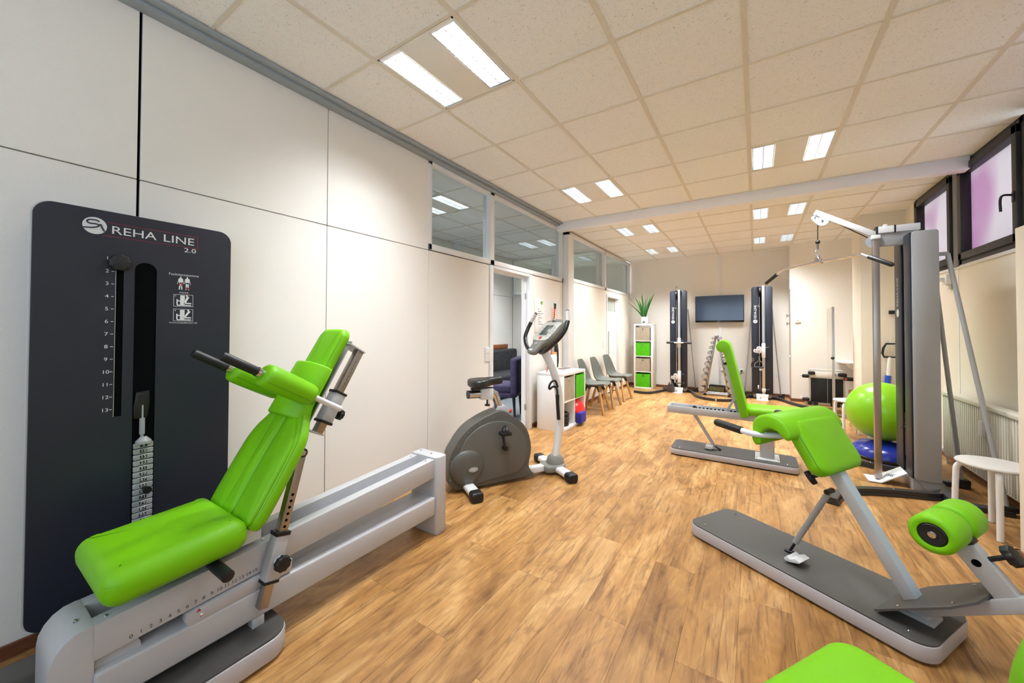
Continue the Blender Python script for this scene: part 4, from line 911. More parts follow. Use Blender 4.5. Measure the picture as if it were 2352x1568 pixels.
# ------------------------------------------------------------------ shell chairs
def shell_chair(label, loc, rz):
    t = Thing('shell_chair', label, 'chair', loc, rz, 'grey shell chairs along the left wall')
    S = mat('grey_shell_plastic', (100, 102, 94), .42)
    # seat faces local -y ; grid surface s (front to top of back) x across
    prof = [(-.235, .452), (-.20, .470), (-.10, .452), (.02, .440), (.10, .450), (.155, .490), (.185, .56), (.210, .66), (.232, .76), (.246, .825), (.250, .845)]
    wid = [.15, .205, .232, .240, .236, .228, .216, .200, .176, .135, .085]
    curl = [.0, .012, .022, .030, .040, .050, .050, .040, .028, .014, .004]
    b = B(); NX = 12; P = smooth_path([(0, y, z) for y, z in prof], 3); n = len(P)
    import bisect
    def interp(a, i): q = i/3; k = min(int(q), len(a)-2); f = q-k; return a[k]*(1-f)+a[k+1]*f
    def grid(off):
        R = []
        for i, p in enumerate(P):
            w, c = interp(wid, i), interp(curl, i); tn = (P[min(i+1, n-1)]-P[max(i-1, 0)]).normalized(); nr = Vector((0, -tn.z, tn.y))
            R.append([b.bm.verts.new(Vector((w*x_, p.y, p.z))+nr*(c*abs(x_)**2.5+off)) for x_ in [-1+2*k/NX for k in range(NX+1)]])
        return R
    A, C = grid(0), grid(-.011)
    for i in range(n-1):
        for k in range(NX):
            b.bm.faces.new((A[i][k], A[i][k+1], A[i+1][k+1], A[i+1][k])); b.bm.faces.new((C[i][k+1], C[i][k], C[i+1][k], C[i+1][k+1]))
    for i in range(n-1):
        b.bm.faces.new((A[i+1][0], C[i+1][0], C[i][0], A[i][0])); b.bm.faces.new((A[i][NX], C[i][NX], C[i+1][NX], A[i+1][NX]))
    for k in range(NX):
        b.bm.faces.new((A[0][k+1], A[0][k], C[0][k], C[0][k+1])); b.bm.faces.new((A[-1][k], A[-1][k+1], C[-1][k+1], C[-1][k]))
    t.p('shell', b, S, sharp=1.0)
    cu = [(x_*.9, y) for x_, y in [(-.20, -.17), (.20, -.17), (.225, -.05), (.215, .06), (.17, .12), (-.17, .12), (-.215, .06), (-.225, -.05)]]
    t.p('seat_cushion', B().pad(sm2(cu, 3), .028, .012, Matrix.Translation((0, 0, .440)), bulge=.006), mat('grey_cushion', (112, 112, 104), .6), sharp=1.2)
    t.p('under_frame', B().bar((-.13, -.11, .415), (.13, .11, .415), .04, .03, .003).bar((-.13, .11, .415), (.13, -.11, .415), .04, .03, .003).bx(-.10, .10, -.10, .10, .41, .435, .004), BLKP)
    wd = mat('oak_leg', (206, 156, 92), .5, var=.15, vscale=30, stretch=(1, 1, .15))
    for sx_ in (-1, 1):
        for sy_ in (-1, 1):
            t.p('leg', B().bar((sx_*.125, sy_*.105, .43), (sx_*.215, sy_*.205, 0.002), .030, .034, .003), wd)
            t.p('leg_bracket', B().bar((sx_*.11, sy_*.09, .425), (sx_*.142, sy_*.125, .345), .036, .040, .003), BLKP)
    return t.root
c0 = shell_chair('grey shell chair on splayed oak legs nearest the low shelf', (-2.23, 5.94, 0), PI/2+.10)
dup(c0, (-2.22, 6.48, 0), PI/2+.02, 'middle grey shell chair of the three along the left wall')
dup(c0, (-2.24, 7.22, 0), PI/2-.05, 'grey shell chair on splayed oak legs nearest the tall shelf')

# ------------------------------------------------------------------ tall shelf, boxes, plant
TW = .335+2*.038
t_, cells, at, TH = cube_shelf('tall_cube_shelf', 'tall white shelf of four cells in the back left corner', (-2.145, 8.97, 0), .03, 1, 4, .038, .385)
for r, (m_, lb) in enumerate(((FGREEN, 'green fabric box in the bottom cell of the tall shelf'), (FBEIGE, 'taupe fabric box in second cell from the bottom of the tall shelf'), (FGREEN, 'green fabric box in third cell from the bottom of the tall shelf'), (FBEIGE, 'taupe fabric box in the top cell of the tall shelf'))):
    x, z = cells[(0, r)]; fabric_box(lb, at(x-.008, -.02, z+.0005), .305, .33, .30, m_, 'fabric storage boxes', .03)
PZ = TH
O('plant_pot', B().lathe([(0, 0), (.075, 0), (.083, .01), (.088, .165), (.08, .168), (.076, .12), (0, .12)], None, 28), TRIMW, None, 'white round plant pot on top of the tall shelf', 'plant pot').location = (-2.16, 8.98, PZ+.001)
t = Thing('snake_plant', 'snake plant with upright pointed green leaves in the white pot', 'plant', (-2.16, 8.98, PZ+.122))
lm_ = mat('snake_leaf', (58, 132, 52), .4, var=.5, vscale=18, stretch=(1, 1, 4))
random.seed(11)
for i, (a, tilt, L, w) in enumerate(((3.4, .62, .62, .030), (3.2, .36, .52, .030), (2.4, .18, .56, .028), (.3, .12, .55, .030), (.1, .34, .60, .026), (5.2, .20, .48, .032), (4.2, .10, .58, .028), (1.5, .15, .50, .028), (3.3, .80, .42, .022), (0.0, .22, .44, .028), (2.9, .25, .46, .024), (5.9, .3, .52, .024))):
    d = Vector((math.cos(a), math.sin(a), 0)); b = B(); sd = Vector((-d.y, d.x, 0)); sd = (sd*math.cos(i)+d*math.sin(i)); NS = 8; L1 = []; L2 = []; L3 = []
    for k in range(NS+1):
        f = k/NS; c = d*(.02+L*f*tilt*(.5+.5*f))+Vector((0, 0, L*f*math.cos(tilt*.6))); ww = w*(.55+.45*math.sin(min(1, f*1.6)*PI/2))*max(.03, (1-f**3.2))
        L1.append(b.bm.verts.new(c-sd*ww)); L3.append(b.bm.verts.new(c+sd*ww)); L2.append(b.bm.verts.new(c+Vector((d.y, -d.x, 0)).cross(sd)*0+sd.cross(Vector((0, 0, 1)))*ww*.35))
    for k in range(NS): b.bm.faces.new((L1[k], L2[k], L2[k+1], L1[k+1])); b.bm.faces.new((L2[k], L3[k], L3[k+1], L2[k+1]))
    t.p('leaf', b, lm_, sharp=2)
t.p('soil', B().cyl((0, 0, -.001), (0, 0, .003), .074, n=20), mat('soil', (60, 44, 34), .95))
t = Thing('thermometer', 'small digital thermometer leaning at the white plant pot', 'thermometer', (-2.145, 8.87, PZ+.001), .05)
t.p('case', B().bx(-.034, .034, -.008, .008, 0, .075, .005), TRIMW); t.p('lcd', B().bx(-.022, .024, -.0095, -.008, .022, .062), mat('lcd_dark', (80, 88, 80), .3))

# ------------------------------------------------------------------ next room: sofa and armchair
t = Thing('sofa', 'dark grey velvet sofa in the next room seen through the door', 'sofa', (-4.36, 6.5, 0))
V = mat('dark_velvet', (58, 58, 60), .75, var=.35, vscale=14, spec=.2)
t.p('backrest', B().bx(-.40, -.20, -.85, .80, .08, .90, .05, 4), V); t.p('seat', B().bx(-.22, .36, -.85, .80, .22, .46, .05, 4), V); t.p('plinth', B().bx(-.35, .30, -.8, .76, .0, .22, .01), BLKP)
O('wood_rail', B().bx(0, .03, -.9, .62, 0, .10, .003), mat('red_brown_wood', (150, 84, 44), .5, var=.2), None, 'red brown wooden rail on the wall above the sofa back', 'wall rail').location = (XN+.017, 6.55, .90)
t = Thing('armchair', 'purple velvet dining armchair in the doorway of the next room', 'armchair', (-3.12, 4.88, 0), PI+.35)
V2 = mat('purple_velvet', (72, 66, 96), .7, var=.25, vscale=16, spec=.25)
t.p('seat', B().bx(-.02, .50, -.26, .26, .40, .52, .035, 3), V2); t.p('backrest', B().bx(-.12, 0, -.28, .28, .36, .92, .05, 4), V2); t.p('apron', B().bx(-.08, .46, -.25, .25, .33, .41, .01), V2)
for x_ in (-.05, .44):
    for y_ in (-.22, .22): t.p('leg', B().cyl((x_, y_, .34), (x_+(.02 if x_ > 0 else -.02), y_, 0), .024, .014, 12), mat('dark_leg', (26, 24, 34), .4))
# ------------------------------------------------------------------ cable pulley towers on the back wall
def arc_bar(b, pts, w, h, z):
    "flat extruded bar following a floor path"
    P = smooth_path([(x, y, 0) for x, y in pts], 7); L = []; R = []
    n = len(P); rings = []
    for i in range(n):
        d = (P[min(i+1, n-1)]-P[max(i-1, 0)]).normalized(); s_ = Vector((-d.y, d.x, 0))
        rings.append([b.bm.verts.new(P[i]+s_*(w/2*a)+Vector((0, 0, z+q))) for a, q in ((-1, 0), (1, 0), (1, h*.35), (.7, h*.35), (.7, h), (-.7, h), (-.7, h*.35), (-1, h*.35))])
    m = len(rings[0])
    for A, C in zip(rings, rings[1:]):
        for k in range(m): b.bm.faces.new((A[k], A[(k+1) % m], C[(k+1) % m], C[k]))
    b.bm.faces.new(rings[0][::-1]); b.bm.faces.new(rings[-1]); return b
DKBAR = mat('dark_base_bar', (48, 48, 50), .35, spec=.5)
def carabiner(b, c, s=1.):
    c = Vector(c); return b.tube([c+Vector((.010*s*math.cos(a), 0, .026*s*math.sin(a))) for a in [2*PI*i/16 for i in range(16)]], .0032*s, 6, True)
def pulley_tower(label, loc, rz, low, stack, arms, struts=(-1, 1)):
    t = Thing('cable_pulley_tower', label, 'gym machine', loc, rz, 'cable pulley towers on the back wall')
    hw, z0, z1 = .172, .095, 2.18
    sl0, sl1 = -.048, -.002
    bo = B().prism(rrect(-hw, sl0, z0, z1, (.05, .001, .001, .05), 6), 'XZ', -.012, .008, .002)
    t.p('board', bo, ANTH); t.p('board', B().prism(rrect(sl1, hw, z0, z1, (.001, .05, .05, .001), 6), 'XZ', -.012, .008, .002), ANTH)
    t.p('board_bridge', B().bx(sl0, sl1, -.0115, .008, z1-.12, z1, .001), ANTH); t.p('board_bridge', B().bx(sl0, sl1, -.0115, .008, z0, z0+.06), ANTH)
    t.p('rear_housing', B().bx(-.15, .15, .010, .16, .03, z1-.03, .01), MIDGREY)
    t.p('slot_lining', B().bx(sl0, sl1, .006, .009, z0+.06, z1-.12), BLACK)
    t.p('guide_rod', B().cyl((sl0+.010, -.004, .12), (sl0+.010, -.004, z1-.2), .007, n=10), CHROME)
    px_ = .022
    prf = t.p('column_profile', B().bx(px_-.024, px_+.024, -.080, -.034, .02, z1+.01, .004), ALU)
    sc = B()
    for k in range(60): sc.bx(px_-.004, px_+(.010 if k % 5 == 0 else .004), -.0806, -.080, .25+k*.03, .2525+k*.03)
    t.p('scale_marks', sc, PRINTK, prf, kind='stuff')
    t.p('head_bracket', B().bx(-.06, .06, -.075, .01, z1-.035, z1-.010, .002), BLKP)
    t.p('head_pulley', B().cyl((-.038, -.066, z1-.075), (-.022, -.066, z1-.075), .045, n=24), BLKP)
    t.p('head_fork', B().bx(-.045, -.041, -.085, -.045, z1-.10, z1+.08).bx(-.018, -.014, -.085, -.045, z1-.10, z1+.08).bx(-.045, -.014, -.082, -.05, z1+.06, z1+.08), CHROME)
    for y_ in (.0,): t.p('foot_plate', B().prism([(-.095, .0), (.085, .0), (.10, .115), (-.10, .115)], 'XZ', -.10, -.094, .001).bx(-.095, .095, -.20, -.094, .001, .008, .001), WHITEM)
    t.p('foot_bolt', B().cyl((-.03, -.10, .04), (-.03, -.125, .04), .012, n=12), CHROME)
    # guide carriages
    def carriage(z, h, name, pulleys=True):
        c = t.p(name, B().bx(px_-.031, px_+.031, -.088, -.028, z-h/2, z+h/2, .004), WHITEM)
        t.p('locking_pin', B().cyl((px_+.031, -.058, z+h*.2), (px_+.075, -.058, z+h*.2), .007, n=10).lathe([(0, 0), (.018, 0), (.022, .012), (.016, .026), (0, .028)], frame((px_+.07, -.058, z+h*.2), (0, 1, 0), (0, 0, 1)), 14), BLKP, c)
        if pulleys:
            t.p('pulley_plate', B().prism(sm2([(-.02, z-.05), (-.115, z-.045), (-.145, z-.01), (-.125, z+.03), (-.10, z+.015), (-.085, z+.065), (-.045, z+.08), (-.015, z+.06)], 3), 'XZ', -.086, -.080), WHITEM, c)
            for x_, z_, r_ in ((-.055, z+.045, .034), (-.108, z-.008, .030), (-.05, z-.022, .022)):
                t.p('pulley', B().cyl((x_, -.092, z_), (x_, -.102, z_), r_, n=22), WHITEM, c); t.p('axle', B().cyl((x_, -.102, z_), (x_, -.106, z_), .008, n=10), BLKP, c)
        return c
    if low:
        carriage(.325, .28, 'low_carriage'); carriage(1.06, .20, 'bar_carriage', False)
        t.p('push_bar', B().cyl((px_-.10, -.11, 1.06), (px_+.10, -.11, 1.06), .017, n=14).bx(px_-.02, px_+.02, -.11, -.085, 1.03, 1.09), WHITEM)
        for s_ in (-1, 1): t.p('bar_grip', B().cyl((px_+s_*.09, -.11, 1.06), (px_+s_*.245, -.11, 1.06), .022, n=14), RUB)
    else:
        carriage(.945, .27, 'upper_carriage')
    carriage(.185, .06, 'base_carriage', False)
    t.p('small_pulley', B().cyl((-.075, -.05, .235), (-.055, -.05, .235), .038, n=20), WHITEM)
    if stack:
        for k in range(13): t.p('weight_plate', B().bx(sl0+.002, sl1+.0, -.010, -.002, .12+k*.033, .15+k*.033), BLKP)
        dots = B()
        for k in range(13): dots.bx((sl0+sl1)/2-.004, (sl0+sl1)/2+.004, -.0106, -.0101, .131+k*.033, .139+k*.033)
        t.p('plate_numbers', dots, PRINT, kind='stuff')
        t.p('stack_head', B().bx(sl0, sl1, -.014, -.002, .55, .59, .002), WHITEM)
    t.p('cable', B().tube([(-.03, -.066, z1-.12), (-.03, -.060, 1.1)], .0028, 6), RUB)
    # emblem and vertical lettering
    lx = -.108
    F = lambda x_, z_: frame((x_, -.0128, z_), (0, 0, 1), (-1, 0, 0))
    t.p('emblem', B().cyl((lx+.0, -.0121, 1.505), (lx+.0, -.0130, 1.505), .036, n=28), PRINT)
    t.p('emblem_mark', B().tube([(lx-.018, -.0133, 1.497), (lx+.012, -.0133, 1.50), (lx+.015, -.0133, 1.515), (lx-.008, -.0133, 1.52), (lx+.006, -.0133, 1.532)], .0035, 6), ANTH)
    t.p('lettering', B().text('REHA-LINE', .062, F(lx+.002, 1.69), .88), PRINT)
    t.p('version_lettering', B().text('2.0', .034, F(lx+.052, 1.80), 1.), PRINT)
    # base and struts
    t.p('base_bar', B().bx(-.36, .36, .19, .25, .005, .045, .006), DKBAR)
    for a in arms:
        arm = t.p('base_arm', arc_bar(B(), a, .055, .045, .003), DKBAR)
        for q in (a[1], a[-2], a[-1]): t.p('arm_bolt', bolt(B(), (q[0], q[1], .0485), (0, 0, 1), .010), CHROME, arm)
    for s_ in struts:
        t.p('strut', B().cyl((s_*.165, .15, 1.78), (s_*.30, .24, .05), .012, n=12), MIDGREY)
        t.p('strut_clamp', B().bx(s_*.26, s_*.36, .20, .275, .045, .075, .006).cyl((s_*.33, .20, .085), (s_*.36, .235, .085), .016, n=10), BLKP)
    return t
YT = 8.76
aR = [(.15, .14), (.27, -.05), (.40, -.46), (.55, -.66), (.74, -.74)]
mir = lambda a: [(-x, y) for x, y in a]
pulley_tower('cable pulley tower left of the television with ankle cuff on the low pulley', (-1.392, YT, 0), 0, True, False, (aR, mir(aR)[:-1]+[(-.78, -.60)]), (1,))
aL = mir([(.15, .14), (.27, -.05), (.40, -.46), (.55, -.66), (.72, -.74)])
pulley_tower('cable pulley tower right of the television with raised carriage and stirrup handle', (.104, YT, 0), 0, False, True, (aL, [(.15, .14), (.29, -.02), (.42, -.30), (.60, -.58), (.80, -.74)]), (-1, 1))
# attachments hanging on the towers
t = Thing('ankle_cuff', 'grey felt ankle cuff hanging from the left pulley tower', 'ankle cuff', (-1.53, 8.62, .012))
cu = []
out = [(.066, .0), (.075, .03), (.070, .10), (.045, .17), (.018, .215), (-.018, .215), (-.045, .17), (-.070, .10), (-.075, .03), (-.066, .0)]
t.p('cuff', B().prism(sm2(out, 3), 'XZ', -.030, .030, .012, 3), mat('grey_felt', (74, 68, 66), .95, bump=.6, bscale=120, var=.15, vscale=50))
t.p('cuff_strap', B().bx(-.012, .012, -.034, -.030, .17, .25, .001), ALU); t.p('carabiner', carabiner(B(), (0, -.01, .27), 1.1), CHROME)
t.p('link', B().tube([(0, -.01, .29), (.04, .02, .33)], .003, 6), CHROME)
t = Thing('stirrup_handle', 'steel stirrup handle hanging from carriage of the right pulley tower', 'cable handle', (.055, 8.635, .60))
t.p('frame', B().tube([(-.075, 0, .03), (-.068, 0, .10), (-.025, 0, .13), (0, 0, .19), (.025, 0, .13), (.068, 0, .10), (.075, 0, .03)], .005, 8), CHROME)
t.p('grip', B().cyl((-.075, 0, .022), (.075, 0, .022), .014, n=14), RUB); t.p('swivel', carabiner(B(), (0, 0, .21), 1.0), CHROME); t.p('stopper', B().cyl((0, 0, .235), (0, 0, .26), .012, n=10), RUB)
t = Thing('rope_clip', 'small black loop with steel clip hanging beside the stirrup handle', 'clip', (-.05, 8.632, .62))
t.p('loop', B().tube([(-.02, 0, .08), (-.028, 0, 0), (.01, 0, .0), (.015, 0, .06)], .006, 8), RUB); t.p('clip', carabiner(B(), (0, 0, .15), 1.3), CHROME); t.p('clip_cord', B().tube([(-.012, 0, .08), (0, 0, .12)], .004, 6).cyl((0, 0, .18), (0, 0, .22), .009, n=8), BLKP)

# ------------------------------------------------------------------ television
t = Thing('television', 'black flat television on the back wall between the pulley towers', 'television', (-.66, YB-.012, 1.50))
t.p('wall_mount', B().bx(-.15, .15, -.028, 0, .15, .42, .004), BLKP)
t.p('bezel', B().bx(-.46, .46, -.075, -.028, 0, .575, .006), BLKP)
t.p('screen', B().bx(-.448, .448, -.0765, -.075, .040, .565), mat('dark_screen', (48, 62, 86), .10, coat=.6))
t.p('logo_ring', B().tube([(.018*math.cos(a), -.078, .012+.018*math.sin(a)) for a in [2*PI*i/20 for i in range(20)]], .003, 6, True), CHROME)
t.p('lower_edge', B().bx(-.455, .455, -.078, -.075, .0, .034, .001), mat('gloss_black', (14, 14, 16), .15))

# ------------------------------------------------------------------ A-frame dumbbell rack
RK = (-.668, 8.76, 0)
t = Thing('dumbbell_rack', 'chrome A-frame dumbbell rack under the television', 'dumbbell rack', RK)
for y_ in (-.09, .09):
    for s_ in (-1, 1): t.p('upright', B().bar((s_*.215, y_, .02), (s_*.012, y_, 1.22), .026, .040, .003, up=(0, 1, 0)), mat('worn_chrome', (170, 160, 148), .22, metal=.9))
    t.p('floor_bar', B().cyl((-.22, y_, .045), (.22, y_, .045), .013, n=10), CHROME)
for s_ in (-1, 1):
    t.p('foot', B().bx(s_*.215-.022, s_*.215+.022, -.13, .13, 0, .035, .004), BLKP)
t.p('apex', B().cyl((0, -.11, 1.215), (0, .11, 1.215), .020, n=14), CHROME)
hz_ = [1.165, 1.075, .980, .873, .757, .643, .520, .393, .260, .125]
rr_ = [.026, .029, .033, .037, .041, .047, .050, .054, .057, .061]
ordn = ['topmost', 'second', 'third', 'fourth', 'fifth', 'sixth', 'seventh', 'eighth', 'ninth', 'lowest']
cr = B()
for s_ in (-1, 1):
    for k, (z_, r_) in enumerate(zip(hz_, rr_)):
        f = 1-z_/1.22; ux = s_*(.012+.203*f); x_ = ux+s_*(r_+.012)
        for y_ in (-.09, .09): t.p('cradle', B().bx(min(ux, ux+s_*.05), max(ux, ux+s_*.05), y_-.010, y_+.010, z_-.018, z_-.012).bx(min(ux+s_*.046, ux+s_*.05), max(ux+s_*.046, ux+s_*.05), y_-.010, y_+.010, z_-.018, z_-.004), CHROME)
        L = .055+.030*k/9; hl = .055
        dl = ('%s chrome dumbbell on the left slope of the A-frame rack' % ordn[k]) if s_ < 0 else ('%s chrome dumbbell on the right slope of the rack behind the green backrest' % ordn[k])
        d = Thing('dumbbell', dl, 'dumbbell', (RK[0]+x_, RK[1], z_), 0, 'chrome dumbbells on the rack')
        d.p('handle', B().cyl((0, -.115, 0), (0, .115, 0), .0115, n=12), CHROME)
        for e in (-1, 1):
            he = d.p('head', B().lathe([(0, 0), (r_*.9, 0), (r_, .006), (r_, L-.006), (r_*.93, L), (r_*.8, L), (r_*.76, L-.003), (0, L-.003)], frame((0, e*.113, 0), (1, 0, 0), (0, 0, -1 if e > 0 else 1)), 24), CHROME)
            d.p('end_disc', B().cyl((0, e*(.113+L-.0035), 0), (0, e*(.113+L-.0015), 0), r_*.72, n=24), mat('brushed_end', (190, 184, 180), .4, metal=.7), he)
# ------------------------------------------------------------------ speaker, sockets, thermostat, small fittings
t = Thing('amplifier_speaker', 'small black vintage style speaker with olive grille on the floor', 'speaker', (-.69, 9.10, 0), -.10)
t.p('cabinet', B().bx(-.15, .15, -.06, .07, .012, .165, .010), mat('black_tolex', (24, 24, 25), .6, bump=.6, bscale=500)); t.p('grille', B().bx(-.138, .138, -.0625, -.060, .024, .140, .002), mat('olive_grille', (158, 150, 92), .8, bump=.6, bscale=700, var=.1, vscale=80))
sh_ = Matrix.Identity(4); sh_[0][1] = .25
t.p('script_lettering', B().text('Marshall', .042, frame((0, -.0632, .082), (1, 0, 0), (0, 0, 1)) @ sh_, 1.), mat('cream_print', (222, 216, 190), .5))
for x_ in (-.05, -.025, 0, .025, .05, .075): t.p('control_knob', B().cyl((x_, -.02, .165), (x_, -.02, .175), .008, n=12), STEEL)
for x_ in (-.11, .11): t.p('foot', B().bx(x_-.02, x_+.02, -.05, .06, 0, .012), RUB)
t = Thing('small_barbell', 'short black weight disc bar leaning between speaker and green backrest', 'weight bar', (-.50, 9.0, 0))
t.p('disc', B().cyl((-.01, -.0, .20), (.01, -.0, .20), .055, n=24).cyl((-.02, 0, .20), (.02, 0, .20), .02, n=14), RUB); t.p('bar', B().cyl((-.03, 0, .20), (.09, 0, .20), .010, n=10), CHROME); t.p('support', B().bx(.05, .07, -.012, .012, 0, .195), STEEL)
def plate_h(label, loc, n, kinds, cat='socket'):
    t = Thing('wall_plate', label, cat, loc)
    t.p('frame', B().bx(-.041*n, .041*n, -.010, 0, -.041, .041, .003), TRIMW)
    for i, k in enumerate(kinds):
        x_ = -.041*n+.041+.082*i
        so = t.p('socket_insert', B().lathe([(.030, 0), (.026, -.004), (.022, -.004), (0, -.0045)], frame((x_, -.0105, 0), (1, 0, 0), (0, 0, 1)), 20), mat('socket_white', (226, 224, 220), .4))
        if k == 'plug': t.p('plug', B().cyl((x_, -.0105, 0), (x_, -.045, 0), .019, n=18), RUB, so)
    return t
t = plate_h('white triple socket on the back wall with black plug', (-.335, YB, .475), 3, ('socket', 'socket', 'plug'))
t.p('plug_cable', B().tube(smooth_path([(.082, -.045, -.005), (.07, -.05, -.06), (.0, -.03, -.10), (-.10, -.02, -.07)], 5), .004, 6), RUB)
plate_h('white socket plate on the back wall right of the right pulley tower', (.375, YB, .43), 1, ('socket',))
O('connection_box', B().bx(-.05, .05, -.02, 0, -.02, .02, .003), TRIMW, None, 'flat white cable outlet low on the back wall left of the sockets', 'cable outlet').location = (-.60, YB-.001, .475)
t = Thing('thermostat', 'small white room thermostat on the alcove wall', 'thermostat', (.665, 8.85, 1.52))
t.p('case', B().bx(-.045, .045, -.018, 0, -.045, .045, .004), TRIMW); t.p('lever', B().bx(-.012, .012, -.022, -.018, -.008, .004), MIDGREY)
for lb, z_, nm in (('upper chrome eye bolt on the alcove corner', 1.61, 'wall_eyebolt'), ('lower chrome bracket on the alcove corner', 1.46, 'wall_bracket')):
    t = Thing(nm, lb, 'wall fitting', (.56, 9.0, z_))
    t.p('mount', B().bx(-.010, 0, -.03, .03, -.03, .03, .002), CHROME); t.p('pin', B().cyl((-.01, 0, 0), (-.055, 0, 0), .010, n=10), CHROME); t.p('cross_pin', B().cyl((-.05, 0, -.03), (-.05, 0, .03), .009, n=10), CHROME)
O('wall_button', B().lathe([(0, 0), (.028, 0), (.028, .015), (.02, .022), (0, .022)], frame((0, 0, 0), (0, 1, 0), (0, 0, 1)) @ Matrix.Rotation(PI, 4, 'X'), 18), TRIMW, None, 'round white knob low on the alcove corner wall', 'wall knob').location = (.561, 9.05, .82)
O('wall_chart', B().bx(-.012, 0, -.16, .16, -.22, .22, .002), LAM, None, 'narrow white board edge high on the alcove corner', 'wall board').location = (.559, 9.02, 2.33)
# ------------------------------------------------------------------ adjustable bench (middle)
def base_plate(t, x0, x1, y0, y1, r, h, top=.012):
    t.p('base_rim', B().prism(rrect(x0, x1, y0, y1, r, 8), 'XY', .012, h-.006, .006), RIMG)
    t.p('base_top', B().prism(rrect(x0+.004, x1-.004, y0+.004, y1-.004, r-.004, 8), 'XY', h-.006, h), DKMAT)
    t.p('base_foot', B().prism(rrect(x0+.03, x1-.03, y0+.03, y1-.03, r*.7, 6), 'XY', 0, .012), RUB)
    for x in (x0+.09, x1-.09):
        for y in (y0+.06, y1-.06): t.p('screw', bolt(B(), (x, y, h+.001), (0, 0, 1), .008), CHROME)
def bench():
    t = Thing('adjustable_bench', 'green adjustable bench with upright narrow backrest on a dark base board', 'gym bench', (-.22, 4.55, 0), world=True)
    base_plate_off(t)
    return t
def base_plate_off(t):
    x0, x1, y0, y1, r, h = -.785, .335, 4.355, 4.745, .06, .075
    base_plate(t, x0, x1, y0, y1, r, h)
    t.p('post', B().bx(.030, .148, 4.49, 4.61, h, .44, .006), GREY)
    t.p('post_flange', B().bx(-.012, .19, 4.42, 4.445, h, h+.012, .002).bx(-.012, .19, 4.425, 4.675, h, h+.010, .003), WHITEM)
    for x in (.0, .178): t.p('flange_bolt', bolt(B(), (x, 4.45, h+.013), (0, 0, 1), .010), CHROME)
    # channel rail (open tray)
    ya, yb, za, zb, xa, xb = 4.445, 4.655, .435, .508, -.825, .21
    t.p('rail', B().bx(xa, xb, ya, ya+.014, za, zb, .002).bx(xa, xb, yb-.014, yb, za, zb, .002).bx(xa, xa+.014, ya+.01, yb-.01, za, zb, .002).bx(xa+.01, xb, ya+.012, yb-.012, za, za+.012), GREY)
    rk = t.p('ratchet_rail', B().bx(-.58, -.12, 4.60, 4.612, .470, .500), GREY)
    for i in range(12): t.p('ratchet_hole', B().cyl((-.555+.037*i, 4.5985, .486), (-.555+.037*i, 4.600, .486), .010, n=10), BLACK, rk)
    for x in (-.57, -.14): t.p('ratchet_bolt', B().cyl((x, 4.585, .490), (x, 4.60, .490), .017, n=14), RUB, rk)
    t.p('rail_pin', B().bx(-.66, -.60, 4.56, 4.60, .449, .485, .004), STEEL)
    # pedal strut
    t.p('lift_strut', B().bar((-.575, 4.55, .44), (-.375, 4.55, .11), .030, .034, .003, up=(0, 1, 0)), GREY)
    t.p('strut_end', B().bar((-.375, 4.55, .115), (-.315, 4.55, .078), .012, .03, .002, up=(0, 1, 0)), BLKP)
    t.p('pedal', B().prism([(-.46, .085), (-.40, .082), (-.38, .098), (-.385, .125), (-.45, .122)], 'XZ', 4.48, 4.56, .005), WHITEM)
    # backrest
    bot, top = Vector((-.118, 4.55, .478)), Vector((-.262, 4.55, 1.115)); up = (top-bot).normalized(); L = (top-bot).length
    M = frame(bot, (0, 1, 0), up)       # local x = +Y across, y = up the back, z = towards +X side
    sg = 1 if (M.to_3x3() @ Vector((0, 0, 1))).x > 0 else -1
    w = .15
    # side profile (d outward towards seat, s along): rolled head bulging to the rear
    prof = [(-.010, -.005), (.040, -.008), (.062, .012), (.060, .10), (.060, .40), (.060, L-.02), (.058, L+.05), (.045, L+.095), (.010, L+.122), (-.030, L+.118), (-.062, L+.090), (-.070, L+.055), (-.058, L+.022), (-.030, L+.006), (-.014, L-.02), (-.012, .40), (-.012, .10)]
    prof = sm2(prof, 3)
    b = B(); b.prism([(d, s) for d, s in prof], 'XZ', -w, w, .018, 3)
    MM = Matrix(((0, 1, 0, bot.x), (0, 0, 0, bot.y), (0, 0, 0, bot.z), (0, 0, 0, 1)))
    nx_ = Vector((up.z, 0, -up.x))
    T = Matrix(((nx_.x, 0, up.x, bot.x), (0, 1, 0, bot.y), (nx_.z, 0, up.z, bot.z), (0, 0, 0, 1)))
    for v in b.bm.verts: v.co = T @ v.co
    t.p('backrest_pad', b, GREEN, sharp=1.0)
    P = lambda d, y, s: T @ Vector((d, y, s))
    t.p('back_spine', B().bar(P(-.032, 0, .0), P(-.032, 0, .52), .05, .034, .003, up=nx_), GREY)
    t.p('spine_cap', B().bar(P(-.032, 0, .52), P(-.032, 0, .545), .056, .040, .003, up=nx_), RUB)
    t.p('support_rod', B().bar(P(-.035, -.03, .165), (-.275, 4.52, .465), .022, .022, .003, up=(0, 1, 0)), GREY)
    t.p('support_pivot', B().cyl(P(-.035, -.06, .165), P(-.035, .06, .165), .018, n=16), GREY)
    # seat
    so = rrect(-.085, .40, 4.40, 4.70, .05, 6)
    t.p('seat_pad', B().pad(so, .085, .036, Matrix.Translation((0, 0, .490)) @ Matrix.Translation((-.08, 0, 0)) @ Matrix.Rotation(-.02, 4, 'Y') @ Matrix.Translation((.08, 0, 0)), bulge=.006, seg=5), GREEN, sharp=1.2)
    t.p('seat_mount', B().bx(-.02, .30, 4.47, 4.63, .46, .50, .003), GREY)
bench()

